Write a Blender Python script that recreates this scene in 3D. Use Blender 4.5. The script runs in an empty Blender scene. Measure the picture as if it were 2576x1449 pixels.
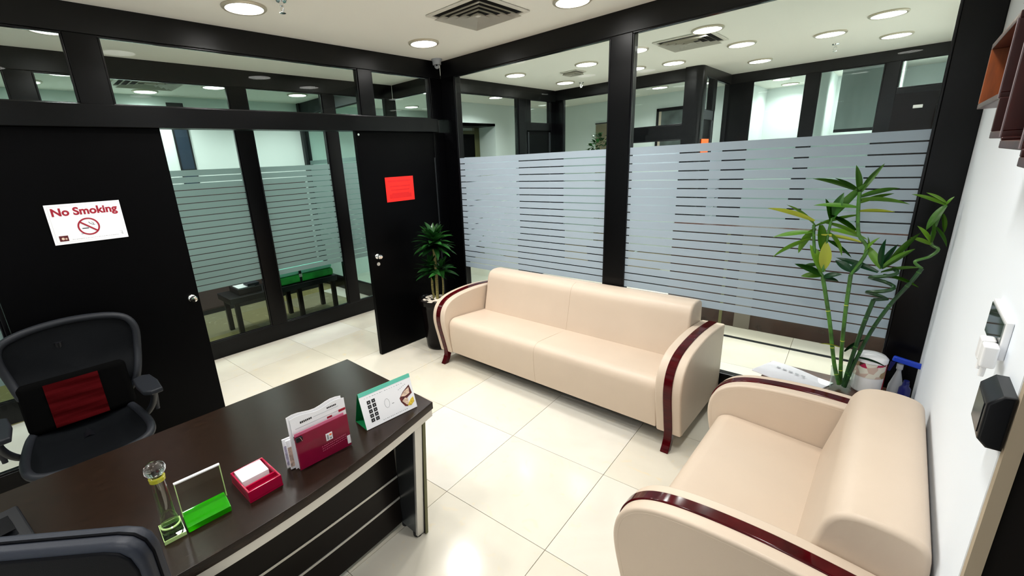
import bpy, bmesh, math, random
from mathutils import Vector, Matrix
random.seed(7)
S = bpy.context.scene
COL = S.collection
PI = math.pi
CZ = 2.7715            # ceiling height

# ------------------------------------------------------------------ camera
R = [[0.726659788868142, 0.6851773375923318, -0.04997566699896297],
     [0.15503310091719796, -0.23441767956219792, -0.9596942685713368],
     [-0.6692759437347986, 0.6896233519527593, -0.2765670688627549]]
cd = bpy.data.cameras.new('camera'); cam = bpy.data.objects.new('camera', cd); COL.objects.link(cam)
M = Matrix(((R[0][0], -R[1][0], -R[2][0], 3.5113), (R[0][1], -R[1][1], -R[2][1], -3.2368),
            (R[0][2], -R[1][2], -R[2][2], 1.8058), (0, 0, 0, 1)))
cam.matrix_world = M
cd.sensor_fit = 'HORIZONTAL'; cd.sensor_width = 36.0
cd.lens = 1098.8927 / 2576 * 36
cd.shift_x = 85.14 / 2576; cd.shift_y = -0.72 / 2576
cd.clip_start = 0.02; cd.clip_end = 60
S.camera = cam

# ------------------------------------------------------------------ world, exposure
w = bpy.data.worlds.new('world'); S.world = w; w.use_nodes = True
w.node_tree.nodes['Background'].inputs[0].default_value = (0.9, 0.95, 1, 1)
w.node_tree.nodes['Background'].inputs[1].default_value = 0.05
S.view_settings.view_transform = 'Standard'; S.view_settings.look = 'None'
S.view_settings.exposure = 0.0; S.view_settings.gamma = 1.0; S.view_settings.use_curve_mapping = False
S.cycles.max_bounces = 8; S.cycles.transparent_max_bounces = 40; S.cycles.transmission_bounces = 8
S.cycles.diffuse_bounces = 4; S.cycles.sample_clamp_indirect = 6.0
S.cycles.caustics_reflective = False; S.cycles.caustics_refractive = False
LAMP_W = 13.5
LAMP_EMIT = 14.0
# downlights: our room, the hall beyond the glass, the rooms beyond the partitions
LIGHTS = [
 (0.467,-1.993,'round ceiling downlight nearest the sprinkler above the desk'),
 (0.463,-0.588,'round ceiling downlight near the corner camera dome above the right-hand door'),
 (1.79,-0.458,'ceiling downlight cut by the top edge of the photo beside the square air diffuser'),
 (1.48,-1.15,'ceiling downlight above the middle of the waiting room, just out of the photo'),
 (1.05,-2.38,'ceiling downlight above the reception desk, just out of the photo'),
 (3.223,-1.86,'ceiling downlight above the shorter sofa, out of the photo'),
 (2.09,-3.10,'ceiling downlight above the front of the desk, out of the photo'),
 (0.467,-4.0,'ceiling downlight behind the office chair, out of the photo'),
 (3.34,-4.13,'ceiling downlight behind the viewer, out of the photo'),
 (-0.013,1.216,'hall downlight nearest the corner post, seen through the left clear pane'),
 (0.811,1.414,'hall downlight just left of the centre post, beside the small grille'),
 (0.011,2.252,'hall downlight by the far left corner of the hall'),
 (1.429,1.261,'hall downlight touching the right side of the centre post'),
 (1.015,2.166,'smaller hall downlight half hidden behind the centre post'),
 (1.424,2.268,'hall downlight just in front of the rounded column'),
 (2.135,1.072,'hall downlight at the edge of the hall air diffuser'),
 (2.175,1.96,'hall downlight right of the hall air diffuser'),
 (2.087,3.118,'hall downlight in the recess right of the rounded column'),
 (2.818,2.268,'hall downlight left of the hall sprinkler'),
 (3.223,1.877,'largest hall downlight, high up towards the right post'),
 (3.25,2.942,'hall downlight under the largest one, near the right post'),
 (-2.771,-2.862,'downlight seen through the leftmost transom pane, lower left one'),
 (-2.18,-2.642,'downlight at the right end of the leftmost transom pane'),
 (-0.65,-2.8,'added corridor downlight, unseen behind the left transom post'),(-0.65,-0.42,'added corridor downlight, unseen behind the right transom post'),(-0.65,-4.2,'added corridor downlight at the far left, out of the photo'),  # corridor lamps are added out of sight to brighten the corridor floor
 (-2.324,-1.347,'downlight touching the inner mullion, seen through the wide transom pane'),
 (-2.938,-1.877,'flat downlight under the dim ceiling grille of the far room'),
 (-2.446,-0.314,'left one of the close pair of downlights through the wide transom pane'),
 (-2.107,-0.279,'right one of the close pair of downlights through the wide transom pane'),
 (-1.45,1.1,'downlight seen through the narrow transom pane by the corner'),
 (-2.806,1.866,'small downlight at the right end of the narrow transom pane'),
 (-1.35,2.4,'ceiling downlight of the white room beyond the hall, hidden by the hall door'),
 (0.562,4.048,'left downlight of the room behind the wide far pane'),
 (1.1,4.3,'right downlight of the room behind the wide far pane'),
 (-0.3,3.7,'ceiling downlight above the far pot plant'),
 (1.955,5.1,'nearer downlight in the far right office'),
 (1.935,5.9,'farther downlight in the far right office'),
 (2.95,5.2,'downlight in the office beside the blind, far right'),
 (3.45,4.6,'ceiling downlight behind the far brown door'),
]

# ------------------------------------------------------------------ materials
MATS = {}
def nt(name):
    m = bpy.data.materials.new(name); m.use_nodes = True; MATS[name] = m
    n = m.node_tree.nodes; return m, n, m.node_tree.links, n['Principled BSDF']
def pm(name, col, rough=0.5, metal=0.0, spec=0.5, coat=0.0, noise=0.0, nscale=20.0, bump=0.0, bscale=200.0, emit=0.0, stretch=None, sheen=0.0, coat_rough=0.05):
    m, n, l, p = nt(name)
    p.inputs['Base Color'].default_value = (*col, 1); p.inputs['Roughness'].default_value = rough
    p.inputs['Metallic'].default_value = metal; p.inputs['Specular IOR Level'].default_value = spec
    p.inputs['Coat Weight'].default_value = coat; p.inputs['Coat Roughness'].default_value = coat_rough
    p.inputs['Sheen Weight'].default_value = sheen
    tc = None
    if noise or bump:
        tc = n.new('ShaderNodeTexCoord'); mp = n.new('ShaderNodeMapping'); l.new(tc.outputs['Object'], mp.inputs[0])
        if stretch: mp.inputs['Scale'].default_value = stretch
    if noise:
        t = n.new('ShaderNodeTexNoise'); t.inputs['Scale'].default_value = nscale; t.inputs['Detail'].default_value = 5
        l.new(mp.outputs[0], t.inputs['Vector'])
        r = n.new('ShaderNodeValToRGB'); l.new(t.outputs[0], r.inputs[0])
        r.color_ramp.elements[0].position = 0.3; r.color_ramp.elements[1].position = 0.7
        a = [max(0, c*(1-noise)) for c in col]; b = [min(1, c*(1+noise)) for c in col]
        r.color_ramp.elements[0].color = (*a, 1); r.color_ramp.elements[1].color = (*b, 1)
        l.new(r.outputs[0], p.inputs['Base Color'])
    if bump:
        t2 = n.new('ShaderNodeTexNoise'); t2.inputs['Scale'].default_value = bscale; t2.inputs['Detail'].default_value = 3
        l.new(mp.outputs[0], t2.inputs['Vector'])
        b2 = n.new('ShaderNodeBump'); b2.inputs['Strength'].default_value = bump; b2.inputs['Distance'].default_value = 0.002
        l.new(t2.outputs[0], b2.inputs['Height']); l.new(b2.outputs[0], p.inputs['Normal'])
    if emit:
        p.inputs['Emission Color'].default_value = (*col, 1); p.inputs['Emission Strength'].default_value = emit
    return m
def glass_mat(name, tint, refl=1.0, rough=0.0, f0=0.006):
    m, n, l, p = nt(name); n.remove(p)
    out = n['Material Output']; mix = n.new('ShaderNodeMixShader'); tr = n.new('ShaderNodeBsdfTransparent')
    gl = n.new('ShaderNodeBsdfGlossy')
    # Schlick reflectance from the angle to the surface, the same from both sides of the sheet
    ge = n.new('ShaderNodeNewGeometry'); dt = n.new('ShaderNodeVectorMath'); dt.operation = 'DOT_PRODUCT'
    l.new(ge.outputs['Normal'], dt.inputs[0]); l.new(ge.outputs['Incoming'], dt.inputs[1])
    ab = n.new('ShaderNodeMath'); ab.operation = 'ABSOLUTE'; l.new(dt.outputs['Value'], ab.inputs[0])
    om = n.new('ShaderNodeMath'); om.operation = 'SUBTRACT'; om.inputs[0].default_value = 1.0; l.new(ab.outputs[0], om.inputs[1])
    pw = n.new('ShaderNodeMath'); pw.operation = 'POWER'; pw.inputs[1].default_value = 5.0; l.new(om.outputs[0], pw.inputs[0])
    fr = n.new('ShaderNodeMath'); fr.operation = 'MULTIPLY_ADD'; fr.inputs[1].default_value = 0.96; fr.inputs[2].default_value = f0; l.new(pw.outputs[0], fr.inputs[0])
    tr.inputs[0].default_value = (*tint, 1); gl.inputs['Roughness'].default_value = rough
    gl.inputs['Color'].default_value = (refl, refl, refl, 1)
    l.new(fr.outputs[0], mix.inputs[0]); l.new(tr.outputs[0], mix.inputs[1]); l.new(gl.outputs[0], mix.inputs[2])
    l.new(mix.outputs[0], out.inputs['Surface']); return m
def film_mat(name, clear, dif, tl):
    m, n, l, p = nt(name); n.remove(p); out = n['Material Output']
    tr = n.new('ShaderNodeBsdfTransparent'); d = n.new('ShaderNodeBsdfDiffuse'); t = n.new('ShaderNodeBsdfTranslucent')
    d.inputs[0].default_value = (*dif, 1); t.inputs[0].default_value = (*tl, 1)
    m1 = n.new('ShaderNodeAddShader'); l.new(d.outputs[0], m1.inputs[0]); l.new(t.outputs[0], m1.inputs[1])
    m2 = n.new('ShaderNodeMixShader'); m2.inputs[0].default_value = clear
    l.new(m1.outputs[0], m2.inputs[1]); l.new(tr.outputs[0], m2.inputs[2]); l.new(m2.outputs[0], out.inputs['Surface'])
    return m
def real_glass(name, col, rough=0.0, ior=1.45):
    m, n, l, p = nt(name)
    p.inputs['Base Color'].default_value = (*col, 1); p.inputs['Roughness'].default_value = rough
    p.inputs['Transmission Weight'].default_value = 1; p.inputs['IOR'].default_value = ior; return m

black = pm('black_lacquer', (0.0006, 0.0006, 0.0009), 0.27, spec=0.20, bump=0.05, bscale=60)
beamm = pm('black_beam_lacquer', (0.0006, 0.0006, 0.0009), 0.34, spec=0.30, bump=0.05, bscale=60)
blackdoor = pm('black_door', (0.0008, 0.0008, 0.0010), 0.40, spec=0.06, bump=0.04, bscale=90)
greyframe = pm('dark_grey_frame', (0.014, 0.016, 0.018), 0.4, spec=0.3)
wallm = pm('white_wall_paint', (0.87, 0.92, 0.98), 0.6, spec=0.2, bump=0.08, bscale=40)
farwall = pm('office_wall_paint', (0.80, 0.86, 0.84), 0.55, spec=0.3, bump=0.05, bscale=40)
ceilm = pm('ceiling_paint', (0.95, 0.93, 0.85), 0.8, spec=0.1, bump=0.05, bscale=60)
beige_plaster = pm('beige_plaster', (0.42, 0.34, 0.24), 0.7)
leather = pm('cream_leather', (0.585, 0.475, 0.375), 0.42, spec=0.35, bump=0.10, bscale=420, noise=0.03, nscale=3)
wood_red = pm('lacquered_mahogany', (0.050, 0.0016, 0.0030), 0.10, spec=0.22, noise=0.4, nscale=6, stretch=(2, 2, 20))
desk_wood = pm('wenge_laminate', (0.0125, 0.0062, 0.0035), 0.25, spec=0.24, noise=0.4, nscale=14, stretch=(14, 1.2, 4), bump=0.12, bscale=90)
desk_edge = pm('wenge_edge', (0.005, 0.0033, 0.0026), 0.3, spec=0.15)
silver = pm('silver_metal', (0.60, 0.59, 0.56), 0.35, metal=0.6)
leg_metal = pm('dark_metal_sheet', (0.10, 0.11, 0.12), 0.25, metal=0.8)
chrome = pm('chrome', (0.85, 0.85, 0.85), 0.08, metal=1.0)
blackplastic = pm('black_plastic', (0.004, 0.0045, 0.006), 0.35, spec=0.3)
rubber = pm('black_rubber', (0.006, 0.006, 0.006), 0.6)
mesh_dark = pm('woven_mesh_dark', (0.003, 0.0042, 0.006), 0.6, spec=0.2, bump=0.4, bscale=700)
chair_frame = pm('chair_frame_grey', (0.010, 0.0115, 0.015), 0.5, spec=0.25, bump=0.15, bscale=900)
red_cloth = pm('dark_red_cloth', (0.085, 0.0015, 0.003), 0.9, spec=0.1, bump=0.4, bscale=60)
black_cloth = pm('black_cloth', (0.001, 0.001, 0.001), 0.95, spec=0.05)
black_leather = pm('black_leather', (0.0012, 0.0014, 0.0025), 0.5, spec=0.08, bump=0.12, bscale=500)
piping_m = pm('blue_grey_leather_edge', (0.012, 0.015, 0.024), 0.5, spec=0.3, bump=0.12, bscale=500)
paper = pm('white_paper', (0.90, 0.90, 0.93), 0.5)
ink_red = pm('ink_red', (0.33, 0.002, 0.02), 0.5); ink_black = pm('ink_black', (0.01, 0.01, 0.012), 0.5)
ink_grey = pm('ink_grey', (0.30, 0.31, 0.33), 0.6); ink_pink = pm('ink_pink', (0.55, 0.12, 0.22), 0.5)
bright_red = pm('bright_red_card', (0.90, 0.012, 0.006), 0.35); deep_red = pm('deeper_red_print', (0.62, 0.004, 0.003), 0.4)
magenta = pm('magenta_acrylic', (0.36, 0.0015, 0.035), 0.12, coat=0.6); maroon = pm('maroon_card', (0.22, 0.002, 0.03), 0.3, noise=0.15, nscale=9)
teal = pm('teal_card', (0.12, 0.55, 0.42), 0.5); green_card = pm('green_card', (0.0, 0.16, 0.045), 0.5)
food_a = pm('food_brown', (0.10, 0.012, 0.012), 0.5, noise=0.5, nscale=90); food_b = pm('food_yellow', (0.85, 0.55, 0.05), 0.5, noise=0.4, nscale=120)
food_c = pm('food_cream', (0.80, 0.55, 0.42), 0.5, noise=0.4, nscale=150)
pane_m = glass_mat('clear_pane', (0.95, 0.985, 0.975)); pane_g = glass_mat('greenish_pane', (0.84, 0.93, 0.905))
film_m = film_mat('frosted_film', 0.08, (0.225, 0.255, 0.285), (0.245, 0.275, 0.305))
film_g = film_mat('frosted_film_green', 0.12, (0.13, 0.17, 0.165), (0.24, 0.31, 0.30))
acrylic = glass_mat('clear_glass', (0.88, 0.90, 0.84), f0=0.13); ball_glass = real_glass('ball_glass', (1, 1, .97))
green_glass = pm('green_glass', (0.02, 0.42, 0.0), 0.08, spec=0.5); green_glass.node_tree.nodes['Principled BSDF'].inputs['Transmission Weight'].default_value = 0.45
yellow_glass = pm('yellow_glass', (0.50, 0.48, 0.04), 0.1)
plate_glass = glass_mat('thin_plate_glass', (0.93, 0.97, 0.90)); edge_glass = pm('green_glass_edge', (0.55, 0.80, 0.30), 0.1, coat=1)
holder_m = glass_mat('clear_acrylic_sheet', (0.98, 0.98, 0.98))
potm = pm('black_glazed_pot', (0.003, 0.002, 0.002), 0.15, spec=0.15); pebm = pm('white_pebble', (0.80, 0.72, 0.60), 0.6)
soil = pm('dark_soil', (0.012, 0.007, 0.005), 0.9, bump=0.5)
def leaf_mat(name, c1, c2):
    m, n, l, p = nt(name)
    oi = n.new('ShaderNodeObjectInfo'); r = n.new('ShaderNodeValToRGB'); l.new(oi.outputs['Random'], r.inputs[0])
    r.color_ramp.elements[0].color = (*c1, 1); r.color_ramp.elements[1].color = (*c2, 1)
    l.new(r.outputs[0], p.inputs['Base Color']); p.inputs['Roughness'].default_value = 0.35
    return m
leaf_dark = leaf_mat('dark_green_leaf', (0.010, 0.060, 0.012), (0.030, 0.15, 0.025))
leaf_light = leaf_mat('bamboo_leaf', (0.035, 0.16, 0.015), (0.20, 0.40, 0.03)); leaf_yel = pm('yellow_green_leaf', (0.55, 0.60, 0.08), 0.4)
leaf_blue = pm('blue_green_leaf', (0.008, 0.07, 0.02), 0.35)  # deeper green that some of the bamboo leaves have
stem_g = pm('bamboo_stem_green', (0.05, 0.15, 0.02), 0.3, noise=0.5, nscale=25); stem_d = pm('bamboo_stem_dark', (0.012, 0.05, 0.012), 0.3, noise=0.4, nscale=25)
trunkm = pm('ringed_cane', (0.20, 0.17, 0.05), 0.6, noise=0.6, nscale=40, stretch=(1, 1, 4))
shelf_red = pm('red_brown_wood', (0.045, 0.005, 0.003), 0.35, noise=0.35, nscale=12, stretch=(6, 6, 1)); shelf_or = pm('orange_brown_wood', (0.20, 0.045, 0.006), 0.4, noise=0.3, nscale=12, stretch=(6, 6, 1))
table_wood = pm('dark_brown_table', (0.055, 0.020, 0.010), 0.35, noise=0.5, nscale=18)
floral = None
white_plastic = pm('white_plastic', (0.85, 0.85, 0.86), 0.35); grey_plastic = pm('grey_plastic', (0.35, 0.37, 0.40), 0.4)
blue_plastic = pm('blue_plastic', (0.01, 0.05, 0.50), 0.3); navy_plastic = pm('navy_plastic', (0.004, 0.008, 0.10), 0.3)
green_velvet = pm('green_cover', (0.015, 0.33, 0.04), 0.5, noise=0.4, nscale=8); green_pale = pm('pale_green_lid', (0.25, 0.65, 0.52), 0.4)
orange_m = pm('orange_card', (0.95, 0.13, 0.01), 0.4); tan_door = pm('tan_door', (0.24, 0.20, 0.13), 0.5, noise=0.15, nscale=4)
mauve = pm('mauve_brown', (0.075, 0.042, 0.045), 0.5); counter_dark = pm('counter_dark_wood', (0.035, 0.012, 0.007), 0.25, noise=0.3, nscale=8)
counter_light = pm('counter_taupe', (0.20, 0.17, 0.14), 0.4); counter_olive = pm('counter_olive', (0.16, 0.15, 0.06), 0.4)
slot_shade = pm('slot_shade', (0.004, 0.003, 0.003), 0.9); vent_m = pm('vent_cream', (0.74, 0.71, 0.63), 0.5)
blind_m = pm('blind_fabric', (0.50, 0.56, 0.55), 0.7, noise=0.12, nscale=5, stretch=(1, 8, 0.2)); beadm = pm('black_bead', (0.002, 0.002, 0.003), 0.2, spec=0.3)
olive_beam = pm('olive_panel', (0.10, 0.10, 0.035), 0.5)
# downlight glass
lampm = pm('lamp_diffuser', (1.0, 0.98, 0.93), 0.5, emit=LAMP_EMIT)
ringm = pm('lamp_trim', (0.62, 0.56, 0.44), 0.3, metal=0.3)
# marble tile with per-tile tone
def tile_mat(name, warm):
    m, n, l, p = nt(name)
    tc = n.new('ShaderNodeTexCoord'); oi = n.new('ShaderNodeObjectInfo')
    addv = n.new('ShaderNodeVectorMath'); addv.operation = 'ADD'
    l.new(tc.outputs['Object'], addv.inputs[0]); l.new(oi.outputs['Location'], addv.inputs[1])
    n1 = n.new('ShaderNodeTexNoise'); n1.inputs['Scale'].default_value = 2.2; n1.inputs['Detail'].default_value = 8; n1.inputs['Distortion'].default_value = 0.8
    l.new(addv.outputs[0], n1.inputs['Vector'])
    r = n.new('ShaderNodeValToRGB'); l.new(n1.outputs[0], r.inputs[0]); e = r.color_ramp.elements
    e[0].position = 0.3; e[1].position = 0.72
    e[0].color = (*[c*0.90 for c in warm], 1); e[1].color = (*warm, 1)
    n2 = n.new('ShaderNodeTexNoise'); n2.inputs['Scale'].default_value = 7; n2.inputs['Detail'].default_value = 10; n2.inputs['Distortion'].default_value = 2.5
    l.new(addv.outputs[0], n2.inputs['Vector'])
    r2 = n.new('ShaderNodeValToRGB'); l.new(n2.outputs[0], r2.inputs[0]); e2 = r2.color_ramp.elements
    e2[0].position = 0.60; e2[1].position = 0.74; e2[0].color = (0, 0, 0, 1); e2[1].color = (1, 1, 1, 1)
    mx = n.new('ShaderNodeMix'); mx.data_type = 'RGBA'
    mul = n.new('ShaderNodeMath'); mul.operation = 'MULTIPLY'; mul.inputs[1].default_value = 0.35
    l.new(r2.outputs[0], mul.inputs[0]); l.new(mul.outputs[0], mx.inputs[0]); l.new(r.outputs[0], mx.inputs[6])
    mx.inputs[7].default_value = (0.80, 0.66, 0.42, 1)
    hsv = n.new('ShaderNodeHueSaturation'); l.new(mx.outputs[2], hsv.inputs['Color'])
    mr = n.new('ShaderNodeMapRange'); l.new(oi.outputs['Random'], mr.inputs[0]); mr.inputs[3].default_value = 0.75; mr.inputs[4].default_value = 1.30
    l.new(mr.outputs[0], hsv.inputs['Saturation'])
    mr2 = n.new('ShaderNodeMapRange'); l.new(oi.outputs['Random'], mr2.inputs[0]); mr2.inputs[3].default_value = 1.0; mr2.inputs[4].default_value = 0.93
    l.new(mr2.outputs[0], hsv.inputs['Value'])
    l.new(hsv.outputs[0], p.inputs['Base Color']); p.inputs['Roughness'].default_value = 0.16; p.inputs['Specular IOR Level'].default_value = 0.5
    return m
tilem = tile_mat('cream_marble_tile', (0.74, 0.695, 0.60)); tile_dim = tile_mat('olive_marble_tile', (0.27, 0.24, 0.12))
grout = pm('grout', (0.30, 0.23, 0.14), 0.8)

# ------------------------------------------------------------------ mesh helpers
class MB:
    """collects primitives with a material slot each, in one bmesh"""
    def __init__(s): s.b = bmesh.new(); s.mi = 0
    def _set(s, fs):
        for f in fs: f.material_index = s.mi
        return s
    def box(s, x0, x1, y0, y1, z0, z1, bev=0.0, seg=2, mi=None):
        if mi is not None: s.mi = mi
        t = bmesh.new(); bmesh.ops.create_cube(t, size=1)
        for v in t.verts: v.co = Vector((x0+(v.co.x+.5)*(x1-x0), y0+(v.co.y+.5)*(y1-y0), z0+(v.co.z+.5)*(z1-z0)))
        if bev: bmesh.ops.bevel(t, geom=t.edges[:], offset=bev, segments=seg, profile=0.5, affect='EDGES')
        s._merge(t); return s
    def _merge(s, t, mat=None):
        if mat is not None: bmesh.ops.transform(t, matrix=mat, verts=t.verts)
        vm = {v: s.b.verts.new(v.co) for v in t.verts}
        for f in t.faces:
            try: nf = s.b.faces.new([vm[v] for v in f.verts]); nf.material_index = s.mi; nf.smooth = True
            except ValueError: pass
        t.free(); return s
    def cyl(s, p, r, h, axis='z', seg=24, r2=None, mi=None):
        if mi is not None: s.mi = mi
        t = bmesh.new(); bmesh.ops.create_cone(t, cap_ends=True, segments=seg, radius1=r, radius2=r if r2 is None else r2, depth=h)
        bmesh.ops.translate(t, verts=t.verts, vec=(0, 0, h/2))
        m = Matrix.Identity(4)
        if axis == 'x': m = Matrix.Rotation(PI/2, 4, 'Y')
        if axis == 'y': m = Matrix.Rotation(-PI/2, 4, 'X')
        return s._merge(t, Matrix.Translation(p) @ m)
    def sphere(s, p, r, sc=(1, 1, 1), seg=16, rings=10, mi=None):
        if mi is not None: s.mi = mi
        t = bmesh.new(); bmesh.ops.create_uvsphere(t, u_segments=seg, v_segments=rings, radius=r)
        return s._merge(t, Matrix.Translation(p) @ Matrix.Diagonal((*sc, 1)))
    def lathe(s, prof, p=(0, 0, 0), seg=32, axis='z', mi=None):
        if mi is not None: s.mi = mi
        t = bmesh.new(); rings = []
        for r, z in prof:
            rings.append([t.verts.new((r*math.cos(2*PI*k/seg), r*math.sin(2*PI*k/seg), z)) for k in range(seg)] if r > 1e-6 else [t.verts.new((0, 0, z))])
        for a, b in zip(rings, rings[1:]):
            for k in range(seg):
                k2 = (k+1) % seg
                q = [a[k % len(a)], a[k2 % len(a)], b[k2 % len(b)], b[k % len(b)]]
                q2 = []
                for v in q:
                    if v not in q2: q2.append(v)
                if len(q2) > 2: t.faces.new(q2)
        bmesh.ops.recalc_face_normals(t, faces=t.faces)
        m = Matrix.Identity(4)
        if axis == 'x': m = Matrix.Rotation(PI/2, 4, 'Y')
        return s._merge(t, Matrix.Translation(p) @ m)
    def prism(s, pts, a, b, plane='yz', bev=0.0, seg=3, mi=None):
        """polygon pts extruded from a to b along the axis normal to plane"""
        if mi is not None: s.mi = mi
        t = bmesh.new()
        def P(u, v, wv): return {'yz': (wv, u, v), 'xz': (u, wv, v), 'xy': (u, v, wv)}[plane]
        A = [t.verts.new(P(u, v, a)) for u, v in pts]; B = [t.verts.new(P(u, v, b)) for u, v in pts]
        n = len(pts); fa = t.faces.new(A); fb = t.faces.new(B[::-1])
        for i in range(n): t.faces.new([A[i], B[i], B[(i+1) % n], A[(i+1) % n]][::-1])
        bmesh.ops.recalc_face_normals(t, faces=t.faces)
        if bev:
            es = [e for e in t.edges if fa in e.link_faces or fb in e.link_faces]
            bmesh.ops.bevel(t, geom=es, offset=bev, segments=seg, profile=0.5, affect='EDGES')
        return s._merge(t)
    def tube(s, pts, r, seg=10, mi=None, closed=False, flat=1.0):
        """round tube along points; r number or list"""
        if mi is not None: s.mi = mi
        pts = [Vector(p) for p in pts]; n = len(pts); rr = r if isinstance(r, (list, tuple)) else [r]*n
        t = bmesh.new(); rings = []; up = Vector((0, 0, 1)); prevn = None
        for i, p in enumerate(pts):
            if closed: d = pts[(i+1) % n]-pts[i-1]
            else: d = pts[min(i+1, n-1)]-pts[max(i-1, 0)]
            d.normalize()
            nn = prevn - d*prevn.dot(d) if prevn is not None else (up - d*up.dot(d))
            if nn.length < 1e-4: nn = Vector((1, 0, 0)) - d*d.x
            nn.normalize(); prevn = nn; bb = d.cross(nn)
            rings.append([t.verts.new(p + (nn*math.cos(2*PI*k/seg)*flat + bb*math.sin(2*PI*k/seg))*rr[i]) for k in range(seg)])
        m = n if closed else n-1
        for i in range(m):
            A, B = rings[i], rings[(i+1) % n]
            for k in range(seg): t.faces.new([A[k], A[(k+1) % seg], B[(k+1) % seg], B[k]])
        if not closed: t.faces.new(rings[0][::-1]); t.faces.new(rings[-1])
        return s._merge(t)
    def grid(s, f, nu, nv, thick=0.0, mi=None):
        """surface f(u,v)->xyz, u,v in 0..1, optional thickness"""
        if mi is not None: s.mi = mi
        t = bmesh.new(); V = [[t.verts.new(f(i/nu, j/nv)) for j in range(nv+1)] for i in range(nu+1)]
        for i in range(nu):
            for j in range(nv): t.faces.new([V[i][j], V[i+1][j], V[i+1][j+1], V[i][j+1]])
        if thick: bmesh.ops.solidify(t, geom=t.faces[:], thickness=thick)
        bmesh.ops.recalc_face_normals(t, faces=t.faces)
        return s._merge(t)
    def build(s, name, mats, parent=None, sharp=35):
        me = bpy.data.meshes.new(name)
        if not isinstance(mats, (list, tuple)): mats = [mats]
        off = Vector((0, 0, 0))
        if parent is None and len(s.b.verts):
            lo = [min(v.co[i] for v in s.b.verts) for i in range(3)]; hi = [max(v.co[i] for v in s.b.verts) for i in range(3)]
            off = Vector(((lo[0]+hi[0])/2, (lo[1]+hi[1])/2, lo[2])); bmesh.ops.translate(s.b, verts=s.b.verts, vec=-off)
        for f in s.b.faces: f.smooth = True
        s.b.normal_update()
        lim = math.cos(math.radians(min(sharp+15, 180))); nor = []
        info = {v: [(f.normal.copy(), f.calc_area()) for f in v.link_faces] for v in s.b.verts}
        for f in s.b.faces:
            fn = f.normal
            for lp_ in f.loops:
                acc = Vector((0, 0, 0))
                for n_, a_ in info[lp_.vert]:
                    if n_.dot(fn) > lim: acc += n_*a_
                nor.append(acc.normalized() if acc.length > 1e-12 else fn)
        s.b.to_mesh(me); s.b.free()
        for m in mats: me.materials.append(m)
        me.normals_split_custom_set(nor)
        o = bpy.data.objects.new(name, me); COL.objects.link(o); o.location = off
        if parent is not None: o.parent = parent
        return o
def tag(o, label=None, cat=None, group=None, kind=None):
    if label: o['label'] = label
    if cat: o['category'] = cat
    if group: o['group'] = group
    if kind: o['kind'] = kind
    return o
def thing(name, label, cat, loc=(0, 0, 0), rz=0.0, group=None, kind=None):
    o = bpy.data.objects.new(name, None); COL.objects.link(o); o.location = loc; o.rotation_euler = (0, 0, rz); o.empty_display_size = 0.05
    return tag(o, label, cat, group, kind)
def struct(name, mb, m, parent=None, label=None):
    o = mb.build(name, m, parent)
    if parent is None: o['kind'] = 'structure'
    if label: o['label'] = label
    return o
def inst(src, parent, mat=None, name=None):
    o = bpy.data.objects.new(name or src.name.split('.')[0], src.data); COL.objects.link(o); o.parent = parent
    if mat is not None: o.matrix_local = mat
    return o
def copy_tree(o, parent=None):
    c = o.copy(); COL.objects.link(c)
    if parent is not None: c.parent = parent
    for ch in list(o.children): copy_tree(ch, c)
    return c
def text(name, body, size, m, parent, mat, bold=0.0, ext=0.0004):
    c = bpy.data.curves.new(name, 'FONT'); c.body = body; c.size = size; c.align_x = 'CENTER'; c.align_y = 'CENTER'; c.offset = bold; c.extrude = ext; c.resolution_u = 4
    t = bpy.data.objects.new(name, c); COL.objects.link(t)
    dg = bpy.context.evaluated_depsgraph_get(); me = bpy.data.meshes.new_from_object(t.evaluated_get(dg)); bpy.data.objects.remove(t)
    me.materials.clear(); me.materials.append(m)
    o = bpy.data.objects.new(name, me); COL.objects.link(o); o.parent = parent; o.matrix_local = mat; return o
def smooth_poly(pts, n=4):
    """Catmull-Rom through points"""
    P = [Vector(p) for p in pts]; out = []
    for i in range(len(P)-1):
        a, b, c, d = P[max(i-1, 0)], P[i], P[i+1], P[min(i+2, len(P)-1)]
        for k in range(n):
            t = k/n; out.append(0.5*((2*b)+(-a+c)*t+(2*a-5*b+4*c-d)*t*t+(-a+3*b-3*c+d)*t**3))
    out.append(P[-1]); return out

# ------------------------------------------------------------------ floor, tiles, ceiling, shell walls
fl = struct('floor', MB().box(-4.2, 3.73, -4.9, 7.0, -0.1, -0.008), grout)
TS, RT, TX, TY = 0.6524, 0.0611, 1.193, -1.2938
tm = MB().box(-TS/2+.0014, TS/2-.0014, -TS/2+.0014, TS/2-.0014, -0.0075, 0.0, bev=0.0006, seg=1)
tile0 = None; c_, s_ = math.cos(RT), math.sin(RT)
for i in range(-9, 6):
    for j in range(-7, 12):
        x = TX + c_*(i+.5)*TS - s_*(j+.5)*TS; y = TY + s_*(i+.5)*TS + c_*(j+.5)*TS
        if not (-3.3 < x < 3.95 and -4.9 < y < 5.2): continue
        # only where the photo can show the floor
        if y > 3.3 and x < 1.2: continue
        if x > 3.35: 
            pass
        if tile0 is None:
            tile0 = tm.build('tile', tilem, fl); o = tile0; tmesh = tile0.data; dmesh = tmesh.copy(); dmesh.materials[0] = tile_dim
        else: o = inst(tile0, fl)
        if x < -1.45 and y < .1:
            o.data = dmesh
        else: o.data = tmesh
        loc = Vector((x, y, 0)) - fl.location
        o.matrix_local = Matrix.Translation(loc) @ Matrix.Rotation(RT, 4, 'Z')
struct('ceiling', MB().box(-4.2, 3.9, -4.9, 7.0, CZ, CZ+0.1), ceilm)
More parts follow.
